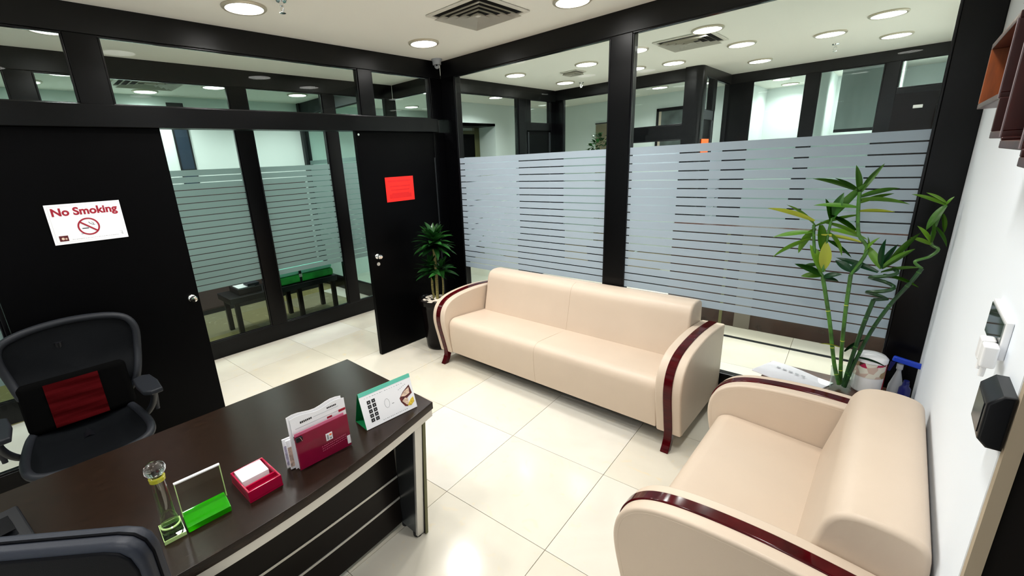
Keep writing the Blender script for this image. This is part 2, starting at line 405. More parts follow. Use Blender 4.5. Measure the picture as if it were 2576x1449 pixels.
struct('wall_right', MB().box(3.733, 3.93, -2.005, 0.0, -0.1, CZ), wallm)
b = MB(); b.box(3.733, 3.93, -4.9, -2.005, 2.15, CZ)
struct('wall_right', b, wallm)
struct('wall_right', MB().box(3.733, 3.93, 0.0, 7.0, -0.1, CZ), farwall)
struct('wall_back', MB().box(-4.2, 3.93, -5.0, -4.9, -0.1, CZ), wallm)
struct('wall_far', MB().box(-4.2, 3.93, 7.0, 7.1, -0.1, CZ), farwall)
struct('wall_left', MB().box(-4.3, -4.2, -5.0, 7.1, -0.1, CZ), farwall)
# beige reveal of the door opening on the right wall and the black door in it
struct('trim_1', MB().box(3.735, 3.757, -2.03, -2.005, 0, 2.15), beige_plaster)
d3 = struct('door_3', MB().box(3.757, 3.79, -3.05, -2.006, 0.0, 2.15), pm('matte_black_paint', (0.0008, 0.0008, 0.0008), 0.9, spec=0.02))
MB().box(-.02, .0, -.40, -.385, 0.02, 2.1).build('edge_bead', shelf_red, d3).location = (0, 0, 0)
struct('wall_right', MB().box(3.757, 3.93, -4.9, -3.05, -0.1, 2.15), wallm)

# ------------------------------------------------------------------ black glazed partitions
TN = [1]; WN = [0]
def trim(x0, x1, y0, y1, z0, z1, m=None, bev=.004, label=None):
    TN[0] += 1
    if m is None and z0 >= 2.6: m = beamm
    return struct('trim_%d' % TN[0], MB().box(min(x0, x1), max(x0, x1), min(y0, y1), max(y0, y1), z0, z1, bev=bev), m or black, label=label)
def window(axis, plane, a0, a1, z0, z1, film=None, pane=None, fm=None, side=-1, bead=0.012, fz=(0.7225, 1.85)):
    """glazed opening: bead frame (window), pane and separate film bands.
    axis 'x': the pane runs along x at y=plane ; 'y': runs along y at x=plane. side: direction of the room from the glass"""
    WN[0] += 1; pane = pane or pane_m; fm = fm or film_m
    def bx(mb, u0, u1, v0, v1, d0, d1, **k):
        lo, hi = min(d0, d1), max(d0, d1)
        if axis == 'x': mb.box(u0, u1, plane+lo, plane+hi, v0, v1, **k)
        else: mb.box(plane+lo, plane+hi, u0, u1, v0, v1, **k)
    f = MB(); t = bead
    for (u0, u1, v0, v1) in ((a0, a1, z0, z0+t), (a0, a1, z1-t, z1), (a0, a0+t, z0+t, z1-t), (a1-t, a1, z0+t, z1-t)):
        bx(f, u0, u1, v0, v1, -.012, .012, bev=.002, seg=1)
    wnd = struct('window_%d' % WN[0], f, beadm)
    def child(name, mb, m):
        bmesh.ops.translate(mb.b, verts=mb.b.verts, vec=-wnd.location)
        return mb.build(name, m, wnd)
    p = MB(); bx(p, a0+t*.5, a1-t*.5, z0+t*.5, z1-t*.5, -.003, .003); child('pane', p, pane)
    if film:
        n = 19; pitch = (fz[1]-fz[0]+.008)/n
        for k in range(n):
            za = fz[0]+k*pitch
            if k >= film: break
            q = MB(); bx(q, a0+t, a1-t, za, za+pitch-.008, side*.0040, side*.0050); child('film_band', q, fm)
    return wnd
# glass wall to the hall (y = 0)
Y0, Y1 = 0.0, 0.09
trim(0.0, 3.733, Y0, Y1, 2.618, CZ, label='head beam of the glass wall')
trim(0.186, 1.826, Y0+.004, Y1, 0.0, 0.24); trim(1.991, 3.587, Y0+.004, Y1, 0.0, 0.24)
trim(1.826, 1.991, Y0-.002, Y1, 0, 2.618, label='black centre post of the glass wall')
trim(3.587, 3.733, Y0-.002, Y1, 0, 2.618, label='wide black post beside the white wall')
trim(-.07, .186, -.002, Y1, 0, 2.618, label='black corner post')
window('x', .012, .186, 1.826, .24, 2.618, film=19)
window('x', .012, 1.991, 3.587, .24, 2.618, film=19)
# door wall (x = 0)
X0, X1 = -.07, 0.0
trim(X0, X1, -4.9, Y0-.002, 2.618, CZ, label='head beam of the door wall')
trim(X0, .05, -4.9, -.118, 2.112, 2.238, m=black, label='projecting rail above the doors')
trim(X0, X1, -.148, -.002, 0, 2.112); trim(X0, X1, -.148, -.002, 2.238, 2.618)
trim(X0, X1, -.953, -.815, 2.238, 2.618); trim(X0, X1, -2.82, -2.667, 2.238, 2.618); trim(X0, X1, -4.55, -4.40, 0, 2.618)
trim(X0, X1, -4.40, -3.425, 0, .20); trim(X0, X1, -4.9, -4.55, 0, 2.618)
trim(X0, X1, -3.425, -3.405, 0, 2.112)
window('y', -.02, -.815, -.148, 2.238, 2.618, side=1); window('y', -.02, -2.667, -.953, 2.238, 2.618, side=1)
window('y', -.02, -4.40, -2.82, 2.238, 2.618, side=1); window('y', -.02, -4.40, -3.425, .20, 2.112, film=19, side=1, fz=(.7225, 1.85), fm=film_g)
def leaf(name, y0, y1, ky, kz, hinge, key=False):
    d = struct(name, MB().box(-.045, -.002, y0, y1, .006, 2.1125, bev=.002), blackdoor)
    L = d.location
    def ch(n, mb, m):
        bmesh.ops.translate(mb.b, verts=mb.b.verts, vec=-L); return mb.build(n, m, d)
    k = MB(); k.lathe([(0.0, .062), (.017, .060), (.0235, .050), (.0235, .040), (.014, .030), (.011, .012), (.022, .008), (.026, .002), (.026, 0)], p=(-.002, ky, kz), axis='x', seg=24)
    ch('door_knob', k, chrome)
    k = MB(); k.lathe([(0.0, -.060), (.017, -.058), (.0235, -.048), (.0235, -.040), (.014, -.030), (.011, -.012), (.022, -.008), (.026, 0)], p=(-.045, ky, kz), axis='x', seg=24)
    ch('door_knob', k, chrome)
    if key:
        k = MB(); k.cyl((-.002, ky, kz-.075), .017, .006, 'x', 20); k.box(.003, .006, ky-.003, ky+.003, kz-.083, kz-.067); ch('keyhole_plate', k, silver)
    if hinge is not None:
        k = MB(); k.box(-.001, .004, hinge-.006, hinge+.006, .25, 1.87); ch('piano_hinge', k, greyframe)
    k = MB(); e = y0 if not key else y0
    return d
leaf('door_1', -3.402, -2.467, -2.512, .985, None)
d2 = leaf('door_2', -1.041, -.152, -.963, .993, -.158, key=True)
d2b = MB().cyl((-.002, -1.02, 2.085), .010, .012, 'x', 14)
bmesh.ops.translate(d2b.b, verts=d2b.b.verts, vec=-d2.location); d2b.build('top_bolt', chrome, d2)

# corridor partition A (x = -1.3) and its corner
XA = -1.30
trim(XA-.08, XA, -4.9, .36, 2.618, CZ); trim(XA-.08, XA, -4.9, .36, 0, .178)
for a, c in ((-1.56, -1.40), (-.60, -.455), (.25, .40), (-3.05, -2.90), (-4.9, -4.6)): trim(XA-.08, XA, a, c, .178, 2.618)
for a, c in ((-4.6, -3.05), (-2.90, -1.56), (-1.40, -.60), (-.455, .25)):
    window('y', XA-.02, a, c, .178, 2.618, film=19, side=1, pane=pane_g, fm=film_g, fz=(.72, 1.866))
# partition B (y = .36) and C (x = -.5)
trim(XA, -.58, .36, .44, 2.618, CZ); trim(XA, -.58, .36, .44, 0, .178); trim(-.66, -.50, .36, .52, 0, CZ, bev=.02)
window('x', .38, XA+.0, -.66, .178, 2.618, film=19, side=-1, pane=pane_g, fm=film_g, fz=(.72, 1.866))
trim(-.58, -.50, .52, 2.80, 2.618, CZ); trim(-.58, -.50, .52, 1.89, 0, .178)
trim(-.58, -.50, 1.885, 2.06, 0, 2.618); trim(-.58, -.50, 2.06, 2.16, 2.2, 2.618); trim(-.58, -.50, 2.665, 2.80, 0, 2.618)
trim(-.58, -.50, 2.16, 2.665, 2.2, 2.30)
window('y', -.52, .52, 1.885, .178, 2.618, film=19, side=1, fz=(.72, 1.866)); window('y', -.52, 2.16, 2.665, 2.30, 2.618, side=1)
dC = struct('door_4', MB().box(-.56, -.52, 2.06, 2.665, .006, 2.2, bev=.003), blackdoor)
trim(-.53, -.50, 2.095, 2.115, .006, 2.18, m=greyframe); trim(-.53, -.50, 2.63, 2.65, .006, 2.18, m=greyframe)
# partition D (y = 2.78), rounded column, E (x = 1.6), F (y = 3.9)
trim(-.50, 1.42, 2.78, 2.86, 2.635, CZ); trim(-.50, 1.42, 2.78, 2.86, 0, .178)
trim(-.50, -.37, 2.78, 2.86, .178, 2.635); trim(.42, .60, 2.78, 2.86, .178, 2.635)
trim(.60, 1.42, 2.79, 2.85, 1.955, 2.13)
window('x', 2.80, -.37, .42, .178, 2.635, film=20, fz=(.72, 1.866), fm=film_g); window('x', 2.80, .60, 1.42, 2.13, 2.635); window('x', 2.80, .60, 1.42, .178, 1.955, film=20, fz=(.72, 1.866))
b = MB(); b.prism([(1.40, 2.72), (1.52, 2.72), (1.565, 2.732), (1.59, 2.755), (1.60, 2.80), (1.60, 2.86), (1.40, 2.86)], 0, CZ, 'xy')
TN[0] += 1; struct('trim_%d' % TN[0], b, black, label='rounded black column at the hall corner')
XE = 1.60
trim(XE-.08, XE, 2.86, 3.98, 2.66, CZ)
trim(XE-.06, XE, 2.86, 2.90, 0, 2.66, m=greyframe); trim(XE-.06, XE, 2.90, 3.24, 2.17, 2.28, m=greyframe)
trim(XE-.06, XE, 3.20, 3.26, 0, 2.17, m=greyframe); trim(XE-.07, XE, 3.17, 3.30, 2.28, 2.66)
window('y', XE-.02, 2.90, 3.17, 2.28, 2.66, side=1)
dE = struct('door_5', MB().box(XE-.05, XE-.02, 2.90, 3.20, .006, 2.17), blackdoor)
window('y', XE-.02, 3.30, 3.86, .178, 2.66, film=20, side=1, fz=(.72, 1.866)); trim(XE-.08, XE, 3.26, 3.86, 0, .178)
tag(MB().box(1.605, 1.615, 2.84, 3.10, 1.72, 1.94).build('notice', orange_m), 'orange notice on the narrow door beside the rounded column, seen through the glass', 'sign')
trim(XE-.08, 3.733, 3.90, 3.98, 2.65, CZ); trim(XE-.08, 3.733, 3.90, 3.98, 0, .178)
for a, c in ((1.52, 1.86), (2.44, 2.575), (3.165, 3.295)): trim(a, c, 3.90, 3.98, .178, 2.65)
trim(3.295, 3.733, 3.90, 3.98, 2.30, 2.36)
window('x', 3.92, 1.86, 2.44, .178, 2.65, film=20, fz=(.72, 1.866), fm=film_g); window('x', 3.92, 2.575, 3.165, .178, 2.65, film=20, fz=(.72, 1.866), fm=film_g)
window('x', 3.92, 3.295, 3.733, 2.36, 2.65)
d6 = struct('door_6', MB().box(3.295, 3.733, 3.91, 3.96, .006, 2.30), pm('dark_brown_door', (0.0035, 0.0022, 0.0018), 0.35, spec=0.06))
mm = MB().box(3.46, 3.54, 3.895, 3.91, 2.135, 2.17, bev=.004); bmesh.ops.translate(mm.b, verts=mm.b.verts, vec=-d6.location); mm.build('door_plate', silver, d6)
# walls of the rooms beyond
struct('wall_office', MB().box(-3.35, -3.25, -4.9, .09, 0, CZ), farwall)
trim(-3.25, -3.17, .03, .13, 0, CZ, m=greyframe); trim(-3.17, XA-.08, .05, .11, 2.60, CZ, m=greyframe); trim(-3.17, XA-.08, .05, .11, 0, .178)
window('x', .08, -3.17, XA-.08, .178, 2.60, film=19, pane=pane_g, fm=film_g, fz=(.72, 1.95))
bx = struct('window_90', MB().box(-3.25, -3.235, -1.63, -1.45, 0.9, 2.70), greyframe)
bb = MB().box(.008, .012, -.07, .07, .06, .95); bb.box(.008, .012, -.07, .07, 1.0, 1.75); bb.build('pane', pm('night_glass', (.03, .045, .07), .25), bx)
# room left of the hall: white wall with a recessed doorway
XW = -2.0
b = MB(); b.box(XW-.1, XW, 2.12, 3.10, 2.41, CZ); b.box(XW-.1, XW, 3.10, 4.8, 0, CZ); b.box(XW-.45, XW-.1, 3.10, 3.16, 0, 2.41)
struct('wall_inner', b, farwall)
struct('trim_91', MB().box(XW-.45, XW, 1.9, 3.10, 2.41, 2.45), greyframe)
struct('door_7', MB().box(XW-.45, XW-.40, 2.0, 2.96, 0, 2.30), blackdoor)
trim(XW-.45, XW-.39, 2.96, 3.09, 0, 2.41, m=olive_beam); trim(XW-.45, XW-.39, 2.0, 2.96, 2.30, 2.36, m=olive_beam)
struct('wall_inner', MB().box(-3.35, -3.25, .09, 4.8, 0, CZ), farwall)
struct('wall_inner', MB().box(-2.9, .95-.0, 4.85, 4.95, 0, CZ) , farwall)
struct('door_8', MB().box(-.93, -.62, 4.80, 4.85, 0, 2.38, bev=.004), tan_door)
trim(-.62, -.60, 4.81, 4.85, 0, 2.40, m=greyframe); trim(-.95, -.60, 4.81, 4.85, 2.38, 2.40, m=greyframe)
struct('wall_inner', MB().box(.95, 1.55, 5.0, 5.1, 0, CZ), farwall)
struct('wall_inner', MB().box(.0, .02, 4.3, 4.85, 0, 0.02), farwall)
# recessed interior window of the room behind the far pane
w9 = struct('window_92', MB().box(.22, .95, 4.815, 4.85, 1.55, 1.60).box(.22, .95, 4.815, 4.85, 2.48, 2.53).box(.22, .26, 4.815, 4.85, 1.55, 2.53).box(.91, .95, 4.815, 4.85, 1.55, 2.53), beadm)
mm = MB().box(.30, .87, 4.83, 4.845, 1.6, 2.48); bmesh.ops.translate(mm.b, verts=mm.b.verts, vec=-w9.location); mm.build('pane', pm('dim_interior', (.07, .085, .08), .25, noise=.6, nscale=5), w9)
mm = MB().box(.26, .30, 4.825, 4.845, 1.6, 2.48); bmesh.ops.translate(mm.b, verts=mm.b.verts, vec=-w9.location); mm.build('curtain', pm('beige_curtain', (.5, .42, .33), .7), w9)
struct('wall_inner', MB().box(1.50, 1.54, 4.0, 7.0, 0, CZ), farwall)
struct('wall_inner', MB().box(1.54, 2.50, 6.3, 6.4, 0, CZ), farwall)
struct('wall_inner', MB().box(2.50, 2.56, 3.98, 7.0, 0, CZ), farwall)
struct('wall_inner', MB().box(2.56, 3.73, 5.75, 5.85, 0, CZ), farwall)
trim(1.54, 1.58, 4.55, 4.65, 0, CZ); struct('wall_inner', MB().box(3.25, 3.31, 3.98, 5.75, 0, CZ), farwall)
bl = thing('roller_blind', 'pale roller blind hanging in the far right office, black bar along its foot', 'blind', (2.95, 5.0, 1.95))
MB().box(-.27, .22, -.01, .0, .04, .80).build('blind_cloth', blind_m, bl); MB().box(-.27, .22, -.015, .005, 0, .04, bev=.004).build('bottom_bar', beadm, bl); MB().cyl((-.27, -.005, .80), .0215, .49, 'x', 12).build('roller', white_plastic, bl)

# ------------------------------------------------------------------ ceiling fittings
def lamp(i, x, y, lab):
    rad = .112
    e = thing('ceiling_downlight', lab or 'round ceiling downlight outside the photo', 'ceiling light', (x, y, CZ-.012), 0, 'round recessed ceiling downlights')
    if i == 0:
        f = MB(); f.lathe([(rad+.012, .012), (rad+.014, .004), (rad+.006, -.003), (rad-.006, -.002), (rad-.008, .011), (rad+.012, .012)], seg=40)
        o = f.build('trim_ring', ringm, e); g = MB().cyl((0, 0, .000), rad-.006, .010, seg=40); o2 = g.build('diffuser', lampm, e)
        lamp.a, lamp.b = o, o2
    else: inst(lamp.a, e); inst(lamp.b, e)
    ld = bpy.data.lights.new('downlight', 'AREA'); ld.shape = 'DISK'; ld.size = rad*1.9; ld.energy = LAMP_W*(.45 if y > 3.5 else (.7 if x < -1.4 else 1)); ld.color = (1.0, .985, .955); ld.spread = math.radians(150)
    lo = bpy.data.objects.new('downlight_glow', ld); COL.objects.link(lo); lo.parent = e; lo.location = (0, 0, -.006)
for i, (x, y, lab) in enumerate(LIGHTS): lamp(i, x, y, lab)

def diffuser(x, y, size, lab, rings=4):
    e = thing('air_diffuser', lab, 'vent', (x, y, CZ-.004), 0, 'square ceiling air diffusers')
    h = size/2
    MB().box(-h*.86, h*.86, -h*.86, h*.86, 0, .003).build('backing', slot_shade, e)  # black plate in place of a recess: the shade between louvres as colour
    f = MB(); w_ = .12*h
    for (a, b_, c, d) in ((-h, h, -h, -h+w_), (-h, h, h-w_, h), (-h, -h+w_, -h+w_, h-w_), (h-w_, h, -h+w_, h-w_)): f.box(a, b_, c, d, -.008, .002, bev=.002, seg=1)
    f.build('frame', vent_m, e)
    for k in range(rings):
        r0 = h*(.84-k*.205); r1 = r0-h*.15; t = bmesh.new(); m = MB()
        # sloping louvre ring: outer edge high at the ceiling, inner edge low
        A = [(-r0, -r0, -.001), (r0, -r0, -.001), (r0, r0, -.001), (-r0, r0, -.001)]; zi = -.028
        r1b = r1
        B = [(-r1b, -r1b, zi+.02*0), (r1b, -r1b, zi), (r1b, r1b, zi), (-r1b, r1b, zi)]
        A = [(a*1.0, b2*1.0, -.030) for a, b2, _ in A]; B = [(a, b2, -.004) for a, b2, _ in B]
        for q in range(4):
            vs = [t.verts.new(v) for v in (A[q], A[(q+1) % 4], B[(q+1) % 4], B[q])]; t.faces.new(vs)
        bmesh.ops.solidify(t, geom=t.faces[:], thickness=.002); m._merge(t); m.build('louvre', vent_m, e)
    m = MB(); t = bmesh.new(); rc = h*.06
    m.box(-rc, rc, -rc, rc, -.02, -.004); m.build('centre_plate', vent_m, e)
diffuser(1.252, -.775, .50, 'square cream air diffuser in the ceiling of the waiting room, above the sofa')
diffuser(1.90, 1.37, .50, 'square air diffuser in the hall ceiling, seen through the right pane')
diffuser(.47, 1.70, .22, 'small ceiling grille in the hall, between the downlights left of the centre post', rings=3)
diffuser(-2.35, -1.95, .60, 'dim grille in the ceiling beyond the wide transom pane')
def sprinkler(x, y, lab):
    e = thing('sprinkler', lab, 'sprinkler', (x, y, CZ), 0, 'ceiling sprinklers')
    MB().lathe([(0, 0), (.032, 0), (.028, -.008), (.012, -.010), (.011, -.030), (0, -.032)]).build('socket', chrome, e)
    m = MB(); m.tube([(-.012, 0, -.028), (-.016, 0, -.045), (-.004, 0, -.062)], .003, 6); m.tube([(.012, 0, -.028), (.016, 0, -.045), (.004, 0, -.062)], .003, 6); m.build('yoke', chrome, e)
    MB().cyl((0, 0, -.068), .018, .003, seg=14).build('deflector', chrome, e)
sprinkler(.70, -1.87, 'sprinkler head hanging at the top edge, right of the nearest downlight')
sprinkler(2.80, 2.88, 'sprinkler head in the hall ceiling near the far beam'); sprinkler(.12, 2.48, 'tiny sprinkler head at the far left hall beam')
e = thing('corner_camera', 'small grey dome device on the ceiling in the corner of the waiting room', 'camera', (.075, -.105, CZ))
MB().lathe([(0, 0), (.052, 0), (.050, -.012), (.042, -.018), (.040, -.05), (0, -.052)]).build('base', grey_plastic, e)
MB().sphere((.0, 0, -.06), .026).build('lens_ball', grey_plastic, e); MB().cyl((.012, -.014, -.066), .010, .016, seg=12).build('lens', blackplastic, e)

# ------------------------------------------------------------------ sofas
ARM = [(a*1.035, b) for a, b in [(-.715, .115), (-.745, .25), (-.772, .37), (-.780, .45), (-.768, .52), (-.735, .575), (-.68, .615), (-.60, .64), (-.48, .655), (-.33, .66), (-.18, .652), (-.05, .638), (0, .63), (0, .115)]]
def arm_curve(n=6):
    c = smooth_poly([(0, a, b_) for a, b_ in ARM[:13]], n); return [(v.y, v.z) for v in c]
def offset(c, d):
    out = []
    for i, p in enumerate(c):
        a = Vector(c[max(i-1, 0)]); b_ = Vector(c[min(i+1, len(c)-1)]); t = (b_-a).normalized(); nrm = Vector((-t.y, t.x))
        out.append((p[0]+nrm.x*d, p[1]+nrm.y*d))
    return out
def sofa(name, lab, loc, rz, wid, seats):
    """front faces local -y, back at y=0, wid = overall width"""
    e = thing(name, lab, 'sofa', loc, rz)
    h = wid/2; aw = .155; cv = arm_curve()
    for s in (-1, 1):
        xo, xi = s*h, s*(h-aw); a, b_ = min(xo, xi), max(xo, xi)
        m = MB(); m.prism(cv+[(0, .115)], a, b_, 'yz', bev=.012, seg=3); am = m.build('arm', leather, e)
        for xs in (a+.002, b_-.002):
            pc = offset(cv, -.020); MB().tube([(xs, y, z) for y, z in pc], .0028, 6).build('piping', leather, am)
        # lacquered strip, running round the edge and down into the front leg
        xc = s*(h-aw*.5); ww = .026; cc = cv[:-2]
        o1 = offset(cc, .006); i1 = offset(cc, -.02)
        low = [(-.735, .0), (-.715, .06)]
        m = MB(); t = bmesh.new(); rows = []
        path_o = [(-.795, .0), (-.770, .035), (-.750, .08)] + o1[1:]; path_i = [(-.745, .0), (-.718, .04), (-.700, .09)] + i1[1:]
        n_ = len(path_o)
        for k in range(n_):
            wk = ww*(1.0 if k > 3 else .95); rows.append([t.verts.new((xc-wk, *path_o[k])), t.verts.new((xc+wk, *path_o[k])), t.verts.new((xc+wk, *path_i[k])), t.verts.new((xc-wk, *path_i[k]))])
        for k in range(n_-1):
            for q in range(4): t.faces.new([rows[k][q], rows[k][(q+1) % 4], rows[k+1][(q+1) % 4], rows[k+1][q]])
        t.faces.new(rows[0]); t.faces.new(rows[-1][::-1]); bmesh.ops.recalc_face_normals(t, faces=t.faces)
        es = [ed for ed in t.edges if abs(ed.verts[0].co.x-ed.verts[1].co.x) < 1e-5 and not ed.is_boundary]
        m._merge(t); wo = m.build('wood_strip', wood_red, e, sharp=50)
        md = wo.modifiers.new('bevel', 'BEVEL'); md.width = .004; md.segments = 2; md.limit_method = 'ANGLE'; md.angle_limit = math.radians(50)
        MB().tube([(xc, -.06, .12), (xc, -.045, .05), (xc, -.03, 0)], [.026, .022, .018], 10).build('rear_leg', wood_red, e)
    wi = h-aw-.001
    base = [(-.70, .115), (-.05, .115), (-.05, .16), (-.70, .16)]
    MB().prism(base, -wi, wi, 'yz').build('base_board', blackplastic, e)
    st = [(-.735, .125), (-.752, .25), (-.758, .36), (-.752, .405), (-.735, .432), (-.705, .447), (-.66, .450), (-.48, .438), (-.24, .420), (-.20, .30), (-.20, .125)]
    st = [(v.y, v.z) for v in smooth_poly([(0, *p) for p in st[:9]], 3)]+st[9:]
    so = MB().prism(st, -wi, wi, 'yz', bev=.010).build('seat', leather, e)
    bk = [(-.305, .405), (-.285, .50), (-.262, .60), (-.245, .69), (-.232, .745), (-.205, .782), (-.16, .799), (-.09, .800), (-.035, .787), (-.010, .755), (-.002, .66), (-.002, .16), (-.19, .16)]
    bk = [(v.y, v.z) for v in smooth_poly([(0, *p) for p in bk[:11]], 4)]+bk[11:]
    bo = MB().prism(bk, -wi+.022, wi, 'yz', bev=.018, seg=4).build('backrest', leather, e)
    for xs in (-wi+.025, wi-.003):
        pc = offset(bk[:41], -.018); MB().tube([(xs, y, z) for y, z in pc], .0028, 6).build('piping', leather, bo)
    if seats == 3:
        m = MB(); pc = offset([(v.y, v.z) for v in smooth_poly([(0, *p) for p in [(-.735, .125), (-.752, .25), (-.758, .36), (-.752, .405), (-.735, .432), (-.705, .447), (-.66, .450), (-.48, .438), (-.31, .424)]], 3)], .0003)
        m.tube([(0, y, z) for y, z in pc], .0009, 5); m.build('seam', pm('seam_thread', (.45, .34, .24), .7), so)
        m = MB(); pc = offset(bk[:26], .0003); m.tube([(0, y, z) for y, z in pc], .0009, 5); m.build('seam', MATS['seam_thread'], bo)
    return e
sofa('three_seat_sofa', 'long cream leather sofa with dark red lacquered arm strips against the frosted glass wall', (1.660, -.006, 0), 0, 2.205, 3)
sofa('two_seat_sofa', 'shorter cream leather sofa in the near right corner with its back to the white wall', (3.728, -1.345, 0), -PI/2, 1.255, 2)

# ------------------------------------------------------------------ desk
dk = thing('reception_desk', 'dark wenge reception desk with bowed front and silver edge strip', 'desk')
def bow(y, base=2.085, amp=.14, y0=-2.11, y1=-3.95):
    t = (y-y0)/(y1-y0); return base + amp*math.sin(PI*min(1, max(0, t)))
YA, YB = -2.11, -3.95; N = 30
ys = [YA+(YB-YA)*k/N for k in range(N+1)]
top = [(1.335, YB)] + [(1.335, YA)] + [(bow(y), y) for y in ys]
m = MB(); m.prism(top, .713, .75, 'xy', bev=.002, seg=1); m.build('desktop', desk_wood, dk)
st = [(bow(y)-.006, y) for y in [YA-.004]+ys[1:]]; st2 = [(bow(y)-.05, y) for y in [YA-.004]+ys[1:]]
m = MB(); m.prism(st+st2[::-1], .676, .713, 'xy'); m.build('silver_edge_strip', silver, dk)
ZU = .713
def lean(z): return 2.012+.075*z/.713
for yy, yp, sg_ in ((YA-.115, YA-.073, 1), (YB+.075, YB+.055, -1)):
    ep = MB().prism([(1.35, .004), (lean(.004)+.012, .004), (lean(ZU)+.0, ZU-.04), (lean(ZU)-.06, ZU), (1.35, ZU)], yp, yp+.018, 'xz', bev=.0008, seg=1).build('end_panel', desk_edge, dk)
    if sg_ == 1: MB().prism([(lean(.004)+.012, .004), (lean(.004)+.015, .004), (lean(ZU)+.003, ZU-.04), (lean(ZU), ZU-.04)], yp+.001, yp+.017, 'xz').build('edge_band', olive_beam, ep)
    lg = MB().prism([(1.86, .025), (lean(.025)-.012, .025), (lean(.676)-.012, .676), (1.93, .676)], yy, yy+.041, 'xz', bev=.001, seg=1).build('leg', leg_metal, dk)
    MB().prism([(lean(.015)-.012, .015), (lean(.015)+.004, .015), (lean(.676)+.004, .676), (lean(.676)-.012, .676)], yy-.001, yy+.042, 'xz', bev=.003).build('leg_front_strip', silver, lg)
    MB().cyl((1.990, yy+.020, 0), .022, .024, seg=20).build('levelling_foot', rubber, lg); MB().cyl((1.89, yy+.020, 0), .018, .024, seg=20).build('levelling_foot', rubber, lg)
def bow2(y, o=0): return 1.885+o+.06*math.sin(PI*min(1, max(0, (y-YA)/(YB-YA))))
ym = [y for y in ys if YB+.11 < y < YA-.118]; ym = [YA-.117]+ym+[YB+.12]
def bowed(name, o0, o1, z0, z1, m): return MB().prism([(bow2(y, o1), y) for y in ym]+[(bow2(y, o0), y) for y in ym[::-1]], z0, z1, 'xy').build(name, m, dk)
bowed('modesty_panel', -.018, 0, .035, ZU, desk_edge)
for z0 in (.187, .315): bowed('silver_inlay', -.001, .003, z0-.006, z0+.006, silver)

# ------------------------------------------------------------------ office chair behind the desk
oc = thing('office_chair', 'black mesh office chair with curved grey rim behind the reception desk', 'chair', (.425, -3.235, 0), 0.0)
def shell(yz, xf, t=.010):
    return None
# backrest outline in local (y, z): wide rounded top, narrower waist
BO = [(-.10, .555), (-.20, .60), (-.245, .70), (-.272, .82), (-.288, .93), (-.270, 1.005), (-.20, 1.045), (-.08, 1.068), (.06, 1.072), (.20, 1.055), (.275, 1.02), (.305, .95), (.292, .84), (.262, .72), (.215, .61), (.12, .555)]
def bx_(y, z): return -.25 - .07*((z-.75)) + .18*(y*y)*1.2 - .05*math.exp(-((z-.66)/.1)**2)*-1
C = [Vector((0, a+.045, b_-.022)) for a, b_ in BO]; Cc = smooth_poly(C+[C[0]], 4)[:-1]
rim = [(bx_(v.y, v.z), v.y, v.z) for v in Cc]
MB().tube(rim, .024, 12, closed=True, flat=.85).build('back_frame', chair_frame, oc)
cy, cz = .050, .78
def fback(u, v):
    k = int(round(u*len(Cc))) % len(Cc); p = Cc[k]; y = cy+(p.y-cy)*v; z = cz+(p.z-cz)*v; return (bx_(y, z)-.002+.025*(1-v), y, z)
MB().grid(fback, len(Cc), 8, thick=.004).build('back_mesh', mesh_dark, oc)
SO = [(-.24, -.17), (-.12, -.225), (.08, -.25), (.24, -.25), (.315, -.21), (.335, -.10), (.338, 0.0), (.335, .10), (.315, .21), (.24, .25), (.08, .25), (-.12, .225), (-.24, .17), (-.27, 0)]
C2 = [Vector((a, b_, 0)) for a, b_ in SO]; Sc = smooth_poly(C2+[C2[0]], 4)[:-1]
def sz(x, y): return .455 + .35*(y*y) - .9*max(0, x-.22)**2 + .12*max(0, -.05-x)
MB().tube([(v.x, v.y, sz(v.x, v.y)) for v in Sc], .021, 10, closed=True).build('seat_frame', chair_frame, oc)
def fseat(u, v):
    k = int(round(u*len(Sc))) % len(Sc); p = Sc[k]; x = .03+(p.x-.03)*v; y = p.y*v; return (x, y, sz(x, y)+.006-.02*(1-v*v))
MB().grid(fseat, len(Sc), 8, thick=.004).build('seat_mesh', mesh_dark, oc)
m = MB(); m.tube([(-.27, 0, .95), (-.33, 0, .75), (-.30, 0, .50), (-.15, 0, .40), (.0, 0, .39)], [.022, .03, .035, .04, .045], 10, flat=1.4); m.box(-.16, .14, -.16, .16, .36, .42, bev=.03); m.build('tilt_mechanism', blackplastic, oc)
for s in (-1, 1):
    a = thing('armrest_pad', None, None); a.parent = oc; bpy.data.objects.remove(a)
    m = MB(); m.prism([(-.02, s*.30-.05), (.10, s*.30-.055), (.22, s*.30-.045), (.255, s*.30-.01), (.245, s*.30+.045), (.10, s*.30+.05), (-.02, s*.30+.035), (-.045, s*.30)], .655, .685, 'xy', bev=.010, seg=3)
    ap = m.build('armrest', chair_frame, oc)
    m = MB(); m.tube(smooth_poly([(.12, s*.30, .655), (.10, s*.315, .60), (.02, s*.30, .50), (-.06, s*.25, .42), (-.10, s*.12, .39)], 4), .017, 10); m.build('armrest_post', chair_frame, ap)
    m = MB(); m.tube(smooth_poly([(.02, s*.33, .60), (-.03, s*.335, .54), (-.05, s*.33, .46)], 4), .013, 8); m.cyl((-.05, s*.33, .44), .012, .02, seg=12); m.build('height_lever', chair_frame, ap)
MB().cyl((0, 0, .11), .028, .28, seg=20).build('gas_column', blackplastic, oc)
